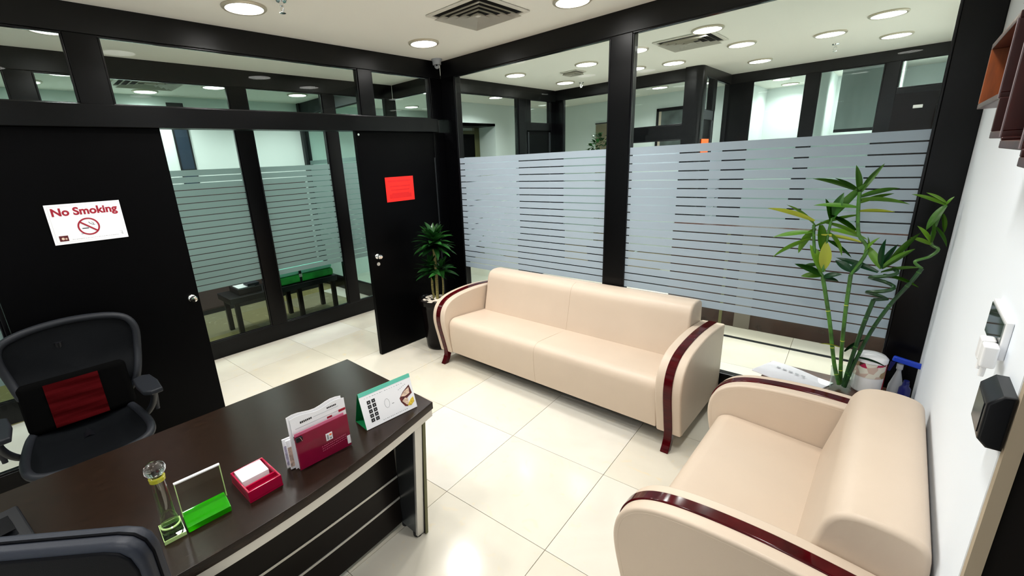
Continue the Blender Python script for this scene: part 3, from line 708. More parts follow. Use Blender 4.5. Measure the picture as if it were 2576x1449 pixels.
for k in range(5):
    a = 2*PI*k/5+.3; c, s = math.cos(a), math.sin(a)
    lg = MB().tube([(0, 0, .13), (c*.15, s*.15, .115), (c*.30, s*.30, .075)], [.034, .026, .018], 8).build('base_leg', blackplastic, oc)
    m = MB(); m.cyl((c*.30-s*.02, s*.30+c*.02, .029), .029, .018, 'y', 14); m.cyl((c*.30-s*-.008, s*.30+c*-.008, .029), .029, .018, 'y', 14); m.cyl((c*.30, s*.30, .03), .010, .045, seg=10); m.build('caster', rubber, lg)
cu = thing('back_cushion', 'black lumbar cushion with a dark red front panel on the office chair', 'cushion', (.262, -3.225, .478), 0)
m = MB(); m.box(-.045, .035, -.235, .245, .0, .29, bev=.035, seg=4); o = m.build('cushion_body', black_cloth, cu); o.rotation_euler = (0, math.radians(-9), 0)
def redf(u, v):
    y = -.125+.235*u; z = .015+.25*v; return (.040+.003*math.sin(v*19+u*3)+.002*math.sin(v*43), y, z)
m = MB(); m.grid(redf, 12, 24, thick=.004); o = m.build('red_panel', red_cloth, cu); o.rotation_euler = (0, math.radians(-9), 0)

# black leather visitor chair whose back shows at the lower left corner
RV = math.radians(45)
vc = thing('visitor_chair', 'black leather chair seen from behind at the lower left edge, blue-grey rim', 'chair', (2.452, -3.388, 0), math.radians(46.9)+PI/2)
# local: x+ = towards the desk (front), y = sideways ; back slab at x ~ 0
OUT = [(-.262, .56), (-.256, .90), (-.250, 1.155), (-.242, 1.180), (-.226, 1.194), (-.200, 1.199), (.200, 1.199), (.226, 1.194), (.242, 1.180), (.250, 1.155), (.256, .90), (.262, .56)]
m = MB(); m.prism(OUT, -.026, .026, 'yz', bev=.012, seg=3); br = m.build('backrest', piping_m, vc)
INN = [(y*.955, .565 if z < .6 else z-.012) for y, z in OUT]
for x0, x1 in ((.020, .030), (-.030, -.020)): MB().prism(INN, x0, x1, 'yz', bev=.004, seg=2).build('back_panel', black_leather, br)
MB().tube([(.0, y, z+.001) for y, z in OUT[1:-1]], .003, 6).build('seam', black_leather, br)
MB().box(.03, .36, -.25, .25, .40, .47, bev=.03, seg=3).build('seat', black_leather, vc)
for s in (-1, 1):
    MB().tube([(-.03, s*.24, 0), (-.01, s*.245, .45), (.0, s*.25, .62)], .014, 8).build('leg', blackplastic, vc); MB().tube([(.34, s*.24, 0), (.33, s*.24, .42)], .014, 8).build('leg', blackplastic, vc)

# ------------------------------------------------------------------ things on the desk
DZ = .7505
# calendar
cal = thing('desk_calendar', 'white tent calendar with green base and teal header on the desk end', 'calendar', (2.052, -2.309, DZ), math.radians(-4))
W2 = .127; HH = .150
def slab(name, p0, p1, t, m):
    (xa, za), (xb, zb) = p0, p1; d = Vector((xb-xa, zb-za)).normalized(); nn = Vector((-d.y, d.x))*t
    return MB().prism([(xa, za), (xb, zb), (xb+nn.x, zb+nn.y), (xa+nn.x, za+nn.y)], -W2, W2, 'xz').build(name, m, cal)
slab('back_board', (-.098, 0), (-.047, HH), .0015, green_card); slab('base_board', (-.098, .0), (0, .0), .0015, green_card)
slab('front_board', (0, 0), (-.045, HH), .0015, green_card)
fa = math.atan2(.045, HH); FM = Matrix.Translation((.0015, 0, .001)) @ Matrix.Rotation(-fa, 4, 'Y') @ Matrix(((0, 0, 1, 0), (1, 0, 0, 0), (0, 1, 0, 0), (0, 0, 0, 1)))
def onpage(mb, name, m, parent=cal): o = mb.build(name, m, parent); o.matrix_local = FM; return o
HL = math.hypot(.045, HH)
onpage(MB().box(-W2, W2, .0, HL, 0, .0015), 'page', paper)
onpage(MB().box(-W2, W2, HL-.016, HL+.001, .0013, .0024), 'header_strip', teal)
for r in range(5):
    for c in range(2):
        o = onpage(MB().box(-.098+c*.022, -.082+c*.022, .022+r*.0195, .037+r*.0195, .0013, .0022), 'icon_square', ink_black)
        onpage(MB().box(-.0912+c*.022, -.0886+c*.022, .0275+r*.0195, .0310+r*.0195, .0020, .0025), 'icon_mark', paper)
m = MB()
for k in range(14): m.box(-.045+k*.009, -.045+k*.009+random.uniform(.003, .007), .010, .0125, .0013, .0019)
for k in range(16): m.box(-.105+k*.012, -.105+k*.012+random.uniform(.002, .008), HL-.029, HL-.027, .0013, .0019)
for k in range(5): m.box(.055+k*.009, .060+k*.009, .105+k*.003, .107+k*.003, .0013, .0019)
onpage(m, 'small_print', ink_grey)
onpage(MB().prism([(.052, .068), (.075, .090), (.112, .110), (.118, .070), (.090, .058), (.084, .020), (.070, .025), (.055, .050)], .0013, .0022, 'xy'), 'food_picture', food_a)
onpage(MB().prism([(.060, .074), (.080, .090), (.108, .100), (.105, .074), (.080, .068)], .0020, .0027, 'xy'), 'food_picture', food_c)
onpage(MB().prism([(.062, .052), (.078, .062), (.092, .055), (.090, .030), (.080, .028)], .0020, .0027, 'xy'), 'food_picture', food_c)
onpage(MB().prism([(.082, .024), (.104, .046), (.118, .052), (.119, .030), (.100, .018)], .0020, .0028, 'xy'), 'food_picture', food_b)
m = MB(); m.tube([(-.010+.012*math.cos(a/10*2*PI), .072+.020*math.sin(a/10*2*PI), .0018) for a in range(10)], .0007, 4, closed=True); m.box(.012, .022, .060, .063, .0013, .0019); onpage(m, 'faint_mark', ink_grey)

# brochure holder
bh = thing('brochure_holder', 'clear holder with a maroon leaflet in front of the standing papers', 'leaflet holder', (2.052, -2.632, DZ), math.radians(-2))
hw = .103
def upright(x0, x1, tilt, y0, y1, z0, z1, name, m, parent=bh, bev=0):
    o = MB().box(x0, x1, y0, y1, z0, z1, bev=bev).build(name, m, parent); o.rotation_euler = (0, tilt, 0); return o
upright(.030, .032, -.02, -hw, hw, .002, .100, 'front_sheet', holder_m); upright(-.055, .034, 0, -hw, hw, 0, .002, 'base_sheet', holder_m); upright(-.056, -.054, -.02, -hw, hw, .002, .12, 'back_sheet', holder_m)
lf = thing('leaflet', 'maroon leaflet with a small white emblem at the front of the holder', 'leaflet', (2.052, -2.632, DZ+.003), math.radians(-2))
def LM(x, y, z, tilt=-.03): return Matrix.Rotation(tilt, 4, 'Y') @ Matrix.Translation((x, y, z)) @ Matrix(((0, 0, 1, 0), (1, 0, 0, 0), (0, 1, 0, 0), (0, 0, 0, 1)))
def put(mb, name, m, parent, mat): o = mb.build(name, m, parent); o.matrix_local = mat; return o
F = LM(.022, 0, 0)
put(MB().box(-hw, hw, 0, .135, 0, .004), 'cover', maroon, lf, F)
put(MB().box(-hw+.002, hw-.012, .1352, .146, -.001, .0015), 'page_edge', ink_pink, lf, F)
em = put(MB().box(.008, .034, .064, .094, .0040, .0047), 'emblem', paper, lf, F)
put(MB().box(.012, .018, .068, .088, .0047, .0051).box(.022, .030, .068, .074, .0047, .0051), 'emblem_mark', ink_grey, lf, F)
put(MB().box(.022, .031, .082, .088, .0047, .0052), 'emblem_mark', orange_m, lf, F)
m = MB()
for r in range(3):
    for k in range(13): m.box(-.012+k*.0078, -.012+k*.0078+random.uniform(.003, .006), .030+r*.009+k*.0005, .0325+r*.009+k*.0005, .0040, .0045)
put(m, 'small_print', ink_pink, lf, F)
put(MB().box(hw-.014, hw-.001, .01, .045, .0040, .0047), 'corner_label', paper, lf, F)
ps = thing('paper_sheets', 'white printed sheets standing tall behind the maroon leaflet', 'papers', (2.052, -2.632, DZ+.003), math.radians(-2))
G = LM(.012, 0, 0)
def wavy(top):
    return [(-hw, 0), (hw+.004, 0)] + [(hw+.004-(2*hw+.004)*k/10, top+.006*math.sin(k*.9)) for k in range(11)]
put(MB().prism(wavy(.200), 0, .0012, 'xy'), 'front_sheet', paper, ps, G); put(MB().prism(wavy(.208), -.004, -.003, 'xy'), 'rear_sheet', paper, ps, G @ Matrix.Translation((-.010, .003, 0)))
m = MB()
for k in range(7): m.box(-.070+k*.0065, -.070+k*.0065+.005, .172+.0002*k, .180, .0012, .0018)
for k in range(6): m.box(.035+k*.0065, .035+k*.0065+.005, .184, .190, .0012, .0018)
put(m, 'printed_heading', ink_black, ps, G); put(MB().box(-.09, .09, .158, .1592, .0012, .0018).box(-.02, .08, .176, .177, .0012, .0018), 'printed_rule', ink_grey, ps, G)
put(MB().box(.078, hw+.003, .150, .160, .0012, .002).box(.03, .05, .145, .152, .0012, .002), 'printed_bar', ink_red, ps, G)
cs = thing('binder_clip', 'black binder clip on the left edge of the standing papers', 'clip', (2.066, -2.722, DZ+.128), 0)
MB().box(-.014, .014, -.012, .012, -.008, .010, bev=.003).build('clip_body', blackplastic, cs); MB().tube([(.006, .0, .008), (.020, .002, .010), (.020, .006, -.004)], .0012, 6).build('wire_arm', chrome, cs)
for k, (dx, dy, col, lab) in enumerate([(-.030, -.030, paper, 'white booklet standing at the back of the leaflet holder, left side'), (-.012, -.024, ink_grey, 'small picture leaflet standing between the booklet and the maroon leaflet')]):
    t = thing('booklet', lab, 'booklet', (2.052+dx, -2.632-.055+dy, DZ+.003), math.radians(-6))
    put(MB().box(-.045, .045, 0, .118, 0, .005), 'cover', paper, t, LM(0, 0, 0)); put(MB().box(-.043, .043, .01, .09, .005, .0056), 'picture', pm('print_%d' % k, (.45, .42, .55) if k == 0 else (.55, .40, .33), .5, noise=.6, nscale=60), t, LM(0, 0, 0))

# magenta paper box
mb_ = thing('note_paper_box', 'open magenta note paper box on the desk', 'paper box', (2.017, -2.868, DZ), math.radians(2))
a, b_ = .078, .056
m = MB(); m.box(-a, a, -b_, b_, 0, .006); o = m.build('box_base', magenta, mb_)
for n_, (x0, x1, y0, y1) in enumerate(((a-.006, a, -b_, b_), (-a, -a+.006, -b_, b_), (-a+.006, a-.006, -b_, -b_+.006), (-a+.006, a-.006, b_-.006, b_))):
    MB().box(x0, x1, y0, y1, .006, .042, bev=.0015, seg=1).build('side_wall', magenta, mb_)
MB().box(.030, .036, -b_+.006, b_-.006, .006, .036).build('divider', magenta, mb_); MB().box(.036, a-.006, -b_+.006, b_-.006, .006, .020).build('tray_floor', magenta, mb_)
tag(MB().box(1.952, 2.032, -2.916, -2.828, DZ+.008, DZ+.046).build('note_sheets', paper), 'stack of blank white note sheets in the magenta box', 'paper')

# glass award
aw_ = thing('glass_award', 'clear glass column with a round top and square foot, left of the glass plaque', 'trophy', (2.032, -3.128, DZ), math.radians(-2))
MB().box(-.045, .045, -.028, .028, 0, .012, bev=.002).build('foot', glass_mat('foot_glass', (.72, .86, .70), f0=.08), aw_)
MB().lathe([(0, .012), (.0265, .012), (.0265, .030), (.023, .034), (.0225, .062), (.021, .066), (.0185, .190), (0, .190)]).build('column', acrylic, aw_)
MB().lathe([(.0235, .030), (.0272, .030), (.0272, .033), (.0235, .035)]).build('base_rim', edge_glass, aw_)
m = MB()
for (x0, x1, y0, y1) in ((-.0455, .0455, -.0285, -.0270), (-.0455, .0455, .0270, .0285), (-.0455, -.044, -.027, .027), (.044, .0455, -.027, .027)): m.box(x0, x1, y0, y1, .0, .0125)
m.build('foot_edge', edge_glass, aw_)
MB().lathe([(.0155, .190), (.0205, .191), (.0212, .203), (.0175, .206), (.0155, .206)]).build('yellow_ring', yellow_glass, aw_)
MB().lathe([(0, .208), (.013, .209), (.022, .214), (.0275, .223), (.0285, .232), (.025, .242), (.015, .249), (0, .251)]).build('round_top', ball_glass, aw_)
gp = thing('glass_plaque', 'square clear glass plate standing in a bright green glass base', 'trophy', (2.034, -3.033, DZ), math.radians(-2))
MB().prism([(-.022, 0), (.045, 0), (.045, .018), (.010, .034), (-.022, .034)], -.062, .062, 'xz', bev=.003).build('green_base', green_glass, gp)
MB().box(-.004, .004, -.060, .062, .034, .152).build('plate', plate_glass, gp)
m = MB(); m.box(-.005, .005, -.0625, -.0600, .034, .154); m.box(-.005, .005, .062, .0645, .034, .154); m.build('plate_edge', edge_glass, gp); MB().box(-.005, .005, -.0625, .0645, .152, .156).build('plate_top_edge', white_plastic, gp)
bxx = thing('black_box', 'low black box with a sloping glossy top at the left end of the desk', 'box', (1.70, -3.54, DZ), math.radians(10))
MB().prism([(-.10, 0), (.10, 0), (.10, .03), (-.10, .06)], -.11, .11, 'xz', bev=.006).build('case', blackplastic, bxx); MB().box(-.06, .02, -.08, .08, .055, .058).build('glossy_lid', beadm, bxx).rotation_euler = (0, math.radians(8), 0)

# ------------------------------------------------------------------ signs on the doors
sg = thing('no_smoking_sign', 'white No Smoking sign on the left black door', 'sign', (.001, -2.941, 1.462))
SM = Matrix(((0, 0, 1, 0), (1, 0, 0, 0), (0, 1, 0, 0), (0, 0, 0, 1)))
sw, sh = .171, .229
put(MB().box(-sw, sw, 0, sh, 0, .002), 'board', paper, sg, SM)
m = MB(); gr = pm('pale_grey_line', (.62, .62, .66), .5)
for (x0, x1, y0, y1) in ((-sw+.012, sw-.012, sh-.0125, sh-.0115), (-sw+.012, sw-.012, .0115, .0125), (-sw+.0115, -sw+.0125, .012, sh-.012), (sw-.0125, sw-.0115, .012, sh-.012)): m.box(x0, x1, y0, y1, .002, .0024)
put(m, 'border_line', gr, sg, SM)
text('lettering', 'No Smoking', .060, ink_red, sg, SM @ Matrix.Translation((0, .182, .0024)), bold=.0020)
cx_, cy_, rr = -.002, .090, .047
put(MB().tube([(cx_+rr*math.cos(2*PI*k/40), cy_+rr*math.sin(2*PI*k/40), .0026) for k in range(40)], .0046, 6, closed=True, flat=.2), 'red_circle', ink_red, sg, SM)
t45 = math.radians(-40)
put(MB().box(-rr, rr, -.0042, .0042, 0, .0012), 'red_bar', ink_red, sg, SM @ Matrix.Translation((cx_, cy_, .0026)) @ Matrix.Rotation(t45, 4, 'Z'))
m = MB(); m.box(cx_-.032, cx_-.002, cy_-.012, cy_-.007, .002, .0025)
m.tube(smooth_poly([(cx_+.004, cy_+.026, .0025), (cx_+.010, cy_+.016, .0025), (cx_+.020, cy_+.010, .0025), (cx_+.030, cy_+.006, .0025)], 3), .0013, 4, flat=.3)
m.tube(smooth_poly([(cx_+.016, cy_+.024, .0025), (cx_+.026, cy_+.016, .0025), (cx_+.022, cy_+.010, .0025)], 3), .0009, 4, flat=.3); put(m, 'cigarette_mark', ink_black, sg, SM)
put(MB().box(-.146, -.106, .018, .050, .002, .0026), 'emblem', pm('maroon_print', (.09, .006, .008), .5), sg, SM)
put(MB().cyl((-.130, .033, .0026), .007, .0006, seg=12).cyl((-.116, .031, .0026), .005, .0006, seg=12), 'emblem_mark', food_c, sg, SM)
m = MB()
for k in range(26): m.box(-.09+k*.0085, -.09+k*.0085+random.uniform(.003, .0075), .022, .0238, .002, .0024)
m.box(.135, .148, .042, .0435, .002, .0024); m.box(.146, .1475, .022, .042, .002, .0024); m.box(.138, .150, .031, .033, .002, .0024); m.box(.140, .152, .024, .0255, .002, .0024)
m.box(-.045, -.030, .048, .052, .002, .0024)
put(m, 'small_print', ink_grey, sg, SM)
rs = thing('red_notice', 'bright red notice on the right black door', 'sign', (.001, -.626, 1.48))
put(MB().box(-.165, .165, 0, .228, 0, .002), 'board', bright_red, rs, SM)
put(MB().box(-.135, .130, .182, .200, .002, .0024), 'printed_band', deep_red, rs, SM)
m = MB()
for k in range(4): m.box(-.12+.01*k, .12-.01*k, .135-.034*k, .148-.034*k, .002, .0024)
m.box(-.13, .13, .03, .07, .002, .0022); put(m, 'printed_text_block', deep_red, rs, SM)

# ------------------------------------------------------------------ plants
def blade(L, wd, droop, fold=.25, n=8):
    """leaf from origin along +x, arching down"""
    def f(u, v):
        s = u; x = L*(s-.12*droop*s*s); z = L*(.28*s-.45*droop*s*s); wdt = wd*math.sin(PI*min(1, (s*.92+.08)))**.75*(1-.25*s); t = (v-.5)*2
        if s > .985: wdt = wd*.02
        return (x, t*wdt, z-abs(t)*wdt*-fold)
    return MB().grid(f, n, 4, thick=.0006)
dp = thing('potted_dracaena', 'small dark green dracaena with two leaf crowns in a black pot between door and sofa', 'plant', (.285, -.52, 0))
MB().lathe([(0, 0), (.115, 0), (.130, .012), (.132, .03), (.160, .42), (.178, .47), (.186, .475), (.188, .515), (.180, .52), (.170, .51), (.162, .49), (0, .485)], seg=40).build('pot', potm, dp)
MB().cyl((0, 0, .480), .160, .012, seg=24).build('soil', soil, dp)
pb = []
for k in range(3):
    t = MB().sphere((0, 0, 0), .021, (1, .75, .5), 8, 5); o = t.build('pebble', pebm, dp, sharp=180); pb.append(o)
for k in range(58):
    a = random.uniform(0, 2*PI); r = .148*math.sqrt(random.random())
    if k < 3: o = pb[k]
    else: o = inst(pb[k % 3], dp)
    o.matrix_local = Matrix.Translation((r*math.cos(a), r*math.sin(a), .497+random.uniform(0, .008))) @ Matrix.Rotation(random.uniform(0, PI), 4, 'Z') @ Matrix.Rotation(random.uniform(-.4, .4), 4, 'X') @ Matrix.Scale(random.uniform(.7, 1.25), 4)
MB().tube(smooth_poly([(.015, .0, .48), (.012, .01, .75), (.02, .0, 1.02)], 6), [.016]*13, 10).build('cane', trunkm, dp)
MB().tube(smooth_poly([(-.045, .01, .48), (-.05, .0, .62), (-.035, .0, .80)], 6), [.012]*13, 10).build('cane', trunkm, dp)
MB().tube(smooth_poly([(.06, .03, .48), (.07, .04, .65), (.05, .05, .80)], 6), [.009]*13, 10).build('cane', trunkm, dp)
protos = []
def crown(par, cx, cy, cz0, cz1, n, L0, L1, first):
    for k in range(n):
        f = k/(n-1); a = k*2.399+random.uniform(-.15, .15); z = cz0+(cz1-cz0)*f; el = math.radians(-22+78*f**1.3+random.uniform(-6, 6)); L = L0+(L1-L0)*f
        if len(protos) < 4:
            dr = [.5, .8, .35, .65][len(protos)]; o = blade(1.0, .125+.014*len(protos), dr).build('leaf', leaf_dark, par, sharp=180); protos.append(o)
        else: o = inst(protos[k % 4], par)
        o.matrix_local = Matrix.Translation((cx, cy, z)) @ Matrix.Rotation(a, 4, 'Z') @ Matrix.Rotation(-el, 4, 'Y') @ Matrix.Rotation(random.uniform(-.3, .3), 4, 'X') @ Matrix.Scale(L*random.uniform(.88, 1.08), 4)
crown(dp, .02, 0, 1.02, 1.13, 60, .25, .18, True)
crown(dp, -.03, 0, .775, .84, 36, .23, .15, False); crown(dp, .06, .04, .785, .84, 22, .21, .14, False)

# lucky bamboo in a glass vase on the corner table
lb = thing('lucky_bamboo', 'tall lucky bamboo with curly stems in a glass vase on the corner table', 'plant', (3.43, -.24, .46))
LX, LY, LZ = 3.43, -.24, .46
def stem(pts, r, m, name='stem'):
    P = smooth_poly([(x-LX, y-LY, z-LZ) for x, y, z in pts], 5); o = MB().tube(P, r, 8).build(name, m, lb)
    for k in range(4, len(P)-2, 5): pass
    nm = MB()
    for k in range(3, len(P)-1, 4):
        d = (P[k+1]-P[k-1]).normalized(); nm.tube([P[k]-d*.0018, P[k]+d*.0018], r*1.12, 8)
    nm.build('stem_node', leaf_yel if m is stem_g else stem_g, o); return P
P1 = stem([(3.425, -.23, .48), (3.385, -.22, .60), (3.33, -.22, .85), (3.268, -.22, 1.09)], .0105, stem_g)
P2 = stem([(3.43, -.21, .48), (3.41, -.21, .64), (3.392, -.22, .90), (3.384, -.22, 1.12)], .0095, stem_g)
P3 = stem([(3.445, -.24, .48), (3.455, -.23, .64), (3.475, -.22, .85), (3.495, -.22, 1.00)], .010, stem_d)
P4 = stem([(3.45, -.25, .48), (3.47, -.23, .62), (3.51, -.22, .82), (3.56, -.22, .98), (3.618, -.22, 1.115), (3.645, -.22, 1.19)], .009, stem_d)
# curls
spir = [(3.495, -.22, 1.00)]
for k in range(1, 26): a = k/25*2*PI*2.1+.3; spir.append((3.512+.050*math.cos(a), -.22+.035*math.sin(a), 1.00+.17*k/25))
MB().tube([(x-LX, y-LY, z-LZ) for x, y, z in spir], .0095, 8).build('curled_stem', stem_d, lb)
MB().tube([(p.x, p.y, p.z) for p in smooth_poly([(3.645-LX, -.22-LY, 1.19-LZ), (3.615-LX, -.24-LY, 1.225-LZ), (3.66-LX, -.22-LY, 1.25-LZ), (3.685-LX, -.22-LY, 1.29-LZ), (3.655-LX, -.21-LY, 1.32-LZ), (3.66-LX, -.22-LY, 1.44-LZ), (3.675-LX, -.22-LY, 1.50-LZ)], 5)], .007, 8).build('curled_stem', stem_g, lb)
# upper shoots
MB().tube([v for v in smooth_poly([(3.268-LX, -.22-LY, 1.09-LZ), (3.225-LX, -.22-LY, 1.18-LZ), (3.20-LX, -.22-LY, 1.30-LZ), (3.19-LX, -.22-LY, 1.38-LZ)], 4)], .0075, 8).build('shoot', stem_g, lb)
MB().tube([v for v in smooth_poly([(3.262-LX, -.22-LY, 1.12-LZ), (3.258-LX, -.22-LY, 1.28-LZ), (3.262-LX, -.22-LY, 1.42-LZ)], 4)], .0065, 8).build('shoot', stem_g, lb)
MB().tube([v for v in smooth_poly([(3.384-LX, -.22-LY, 1.12-LZ), (3.43-LX, -.22-LY, 1.26-LZ), (3.385-LX, -.22-LY, 1.34-LZ), (3.365-LX, -.22-LY, 1.46-LZ), (3.357-LX, -.22-LY, 1.56-LZ)], 4)], .0085, 8).build('shoot', stem_g, lb)
lp = []
def bl_leaf(x, z, ang, L0, wd=.13, m=None, y=-.22, yaw=None, droop=.5, roll=None):
    """leaf root at (x,y,z), ang = elevation of the leaf in the picture-facing plane (deg, 0 = +x)"""
    L = L0*.98; wd = round(wd*.86, 3)
    key = (wd, droop, m or leaf_light); src = None
    for kk, oo in lp:
        if kk == key: src = oo
    if src is None: src = blade(1.0, wd, droop).build('leaf', m or leaf_light, lb, sharp=180); lp.append((key, src)); o = src
    else: o = inst(src, lb)
    a = math.radians(ang); yw = random.uniform(-.5, .5) if yaw is None else yaw; rl = PI/2*.55 if roll is None else roll
    flip = math.cos(a) < 0
    el = a if not flip else PI-a
    o.matrix_local = Matrix.Translation((x-LX, y-LY, z-LZ)) @ Matrix.Rotation((PI if flip else 0)+yw, 4, 'Z') @ Matrix.Rotation(-el, 4, 'Y') @ Matrix.Rotation(rl if random.random() < .5 else -rl, 4, 'X') @ Matrix.Scale(L, 4)
# left cluster
for (x, z, an, L, wd, m) in [(3.19, 1.40, 165, .26, .09, leaf_yel), (3.20, 1.37, 150, .22, .10, None), (3.19, 1.34, 195, .20, .10, None), (3.19, 1.30, 215, .22, .13, None), (3.20, 1.36, 250, .17, .20, None), (3.22, 1.38, 275, .15, .22, None),
                      (3.262, 1.42, 55, .24, .12, None), (3.262, 1.41, 75, .16, .20, None), (3.262, 1.40, 110, .14, .14, None), (3.262, 1.36, -20, .20, .10, None), (3.262, 1.34, -60, .15, .22, None), (3.258, 1.30, -40, .17, .10, None),
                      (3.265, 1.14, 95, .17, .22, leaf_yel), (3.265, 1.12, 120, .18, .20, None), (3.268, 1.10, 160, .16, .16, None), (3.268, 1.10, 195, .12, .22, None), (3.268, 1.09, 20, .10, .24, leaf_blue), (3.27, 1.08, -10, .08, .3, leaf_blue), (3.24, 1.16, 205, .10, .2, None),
                      (3.10, 1.24, 200, .14, .14, leaf_yel)]:
    if (x, z) == (3.10, 1.24): continue
    bl_leaf(x, z, an, L, wd, m)
# centre tall crown
for (x, z, an, L, wd, m) in [(3.357, 1.56, 150, .14, .10, None), (3.357, 1.56, 165, .24, .10, None), (3.357, 1.55, 105, .16, .12, None), (3.357, 1.55, 60, .18, .10, None), (3.357, 1.53, 15, .17, .14, None), (3.357, 1.52, -5, .23, .09, None), (3.36, 1.50, 20, .16, .10, None),
                      (3.36, 1.48, 180, .20, .09, None), (3.362, 1.46, 0, .16, .08, leaf_yel), (3.365, 1.44, 205, .22, .08, None), (3.37, 1.36, 150, .16, .14, None), (3.385, 1.34, 165, .20, .10, None), (3.40, 1.30, 175, .22, .08, leaf_yel),
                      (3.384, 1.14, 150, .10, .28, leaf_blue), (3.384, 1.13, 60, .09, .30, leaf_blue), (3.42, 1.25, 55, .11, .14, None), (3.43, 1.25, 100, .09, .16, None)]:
    bl_leaf(x, z, an, L, wd, m)
# curly stem crown
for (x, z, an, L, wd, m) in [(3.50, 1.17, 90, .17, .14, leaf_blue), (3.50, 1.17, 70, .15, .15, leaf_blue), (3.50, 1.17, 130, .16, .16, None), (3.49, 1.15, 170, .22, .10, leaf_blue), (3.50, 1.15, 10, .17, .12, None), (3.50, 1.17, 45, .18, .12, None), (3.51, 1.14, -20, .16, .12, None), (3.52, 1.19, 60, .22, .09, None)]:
    bl_leaf(x, z, an, L, wd, m)
# right crown
for (x, z, an, L, wd, m) in [(3.675, 1.50, 160, .15, .10, None), (3.675, 1.51, 150, .10, .12, None), (3.675, 1.50, 250, .14, .16, None), (3.672, 1.46, 280, .10, .14, None), (3.655, 1.40, -62, .12, .13, None), (3.675, 1.50, 60, .05, .2, None),
                      (3.655, 1.32, 130, .11, .16, None), (3.655, 1.32, 100, .12, .14, None), (3.655, 1.31, 160, .09, .2, None), (3.655, 1.31, 80, .07, .16, None)]:
    bl_leaf(x, z, an, L, wd, m, yaw=-.2 if math.cos(math.radians(an)) > 0 else .2)
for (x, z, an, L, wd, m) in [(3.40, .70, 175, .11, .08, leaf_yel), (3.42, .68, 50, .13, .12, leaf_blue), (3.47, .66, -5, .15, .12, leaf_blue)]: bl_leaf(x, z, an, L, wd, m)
vz = MB().lathe([(.050, .0), (.050, .004), (.044, .006), (.046, .05), (.052, .125), (.055, .128), (.055, .124), (.049, .05), (.047, .004), (.050, .0)], seg=28)
vz.build('vase', glass_mat('vase_glass', (.86, .90, .88)), lb)

# corner table
ct = thing('corner_table', 'dark brown corner table behind the two sofas', 'table', (3.385, -.355, 0))
MB().box(-.325, .325, -.295, .295, .42, .455, bev=.004).build('table_top', table_wood, ct)
for sx in (-1, 1):
    for sy in (-1, 1): MB().box(sx*.30-.02, sx*.30+.02, sy*.27-.02, sy*.27+.02, 0, .42, bev=.002).build('leg', table_wood, ct)
tr = thing('newspaper', 'folded white newspaper on the corner table', 'newspaper', (3.20, -.23, .456), math.radians(-20))
MB().grid(lambda u, v: (-.17+.34*u, -.11+.22*v, .010+.006*math.sin(u*5)*v), 10, 6, thick=.004).build('top_sheet', paper, tr)
m = MB()
for k in range(5): m.box(-.10+k*.035, -.08+k*.035, .02, .035, .019, .0195)
m.build('printed_lines', ink_grey, tr); MB().box(-.17, .17, -.11, .11, 0, .006).build('lower_sheets', paper, tr)
# decorated canister with white cloth-like lid
def floral_mat():
    m, n, l, p = nt('floral_print'); tc = n.new('ShaderNodeTexCoord'); v = n.new('ShaderNodeTexVoronoi'); v.inputs['Scale'].default_value = 26; l.new(tc.outputs['Object'], v.inputs['Vector'])
    r = n.new('ShaderNodeValToRGB'); l.new(v.outputs['Color'], r.inputs[0]); e = r.color_ramp.elements; r.color_ramp.interpolation = 'CONSTANT'
    e[0].color = (.75, .72, .62, 1); e[1].color = (.45, .02, .08, 1); e[1].position = .62
    a = e.new(.35); a.color = (.36, .24, .12, 1); b2 = e.new(.50); b2.color = (.60, .45, .38, 1); c2 = e.new(.80); c2.color = (.08, .03, .02, 1)
    l.new(r.outputs[0], p.inputs['Base Color']); p.inputs['Roughness'].default_value = .4; return m
cn = thing('tissue_canister', 'white canister with a red floral band behind the bamboo vase', 'container', (3.535, -.15, .456))
MB().lathe([(0, 0), (.060, 0), (.066, .01), (.068, .095)], seg=28).build('lower_body', white_plastic, cn)
MB().lathe([(.0675, .095), (.0695, .095), (.0695, .178), (.0675, .178)], seg=28).build('floral_band', floral_mat(), cn)
MB().lathe([(.0682, .178), (.072, .180), (.073, .200), (.060, .214), (.03, .222), (0, .223)], seg=28).build('lid', white_plastic, cn)
MB().box(.060, .0705, -.004, .004, .02, .175, bev=.002).build('red_seam', ink_red, cn)
sb = thing('spray_bottle', 'clear spray bottle with a blue trigger head by the right post', 'spray bottle', (3.655, -.12, .456))
MB().lathe([(0, 0), (.030, 0), (.032, .01), (.030, .05), (.010, .135), (.010, .150), (0, .150)], seg=20).build('bottle', grey_plastic, sb)
MB().cyl((0, 0, .150), .014, .028, seg=16).build('collar', grey_plastic, sb)
m = MB().box(-.070, .052, -.011, .011, .182, .212, bev=.007, seg=3); m.build('trigger_head', blue_plastic, sb).rotation_euler = (0, math.radians(10), 0)
MB().cyl((-.083, 0, .200), .010, .015, 'x', 12).build('nozzle', pm('salmon_nozzle', (.8, .2, .15), .4), sb)
MB().prism([(-.04, .185), (-.02, .185), (-.035, .13), (-.045, .13)], -.006, .006, 'xz').build('trigger', navy_plastic, sb)
nb = thing('navy_bottle', 'navy blue bottle standing beside the spray bottle against the white wall', 'bottle', (3.69, -.18, .456))
MB().lathe([(0, 0), (.024, 0), (.026, .01), (.024, .07), (.014, .085), (.014, .10), (0, .10)], seg=18).build('body', navy_plastic, nb); MB().cyl((0, 0, .10), .012, .015, seg=14).build('cap', navy_plastic, nb)

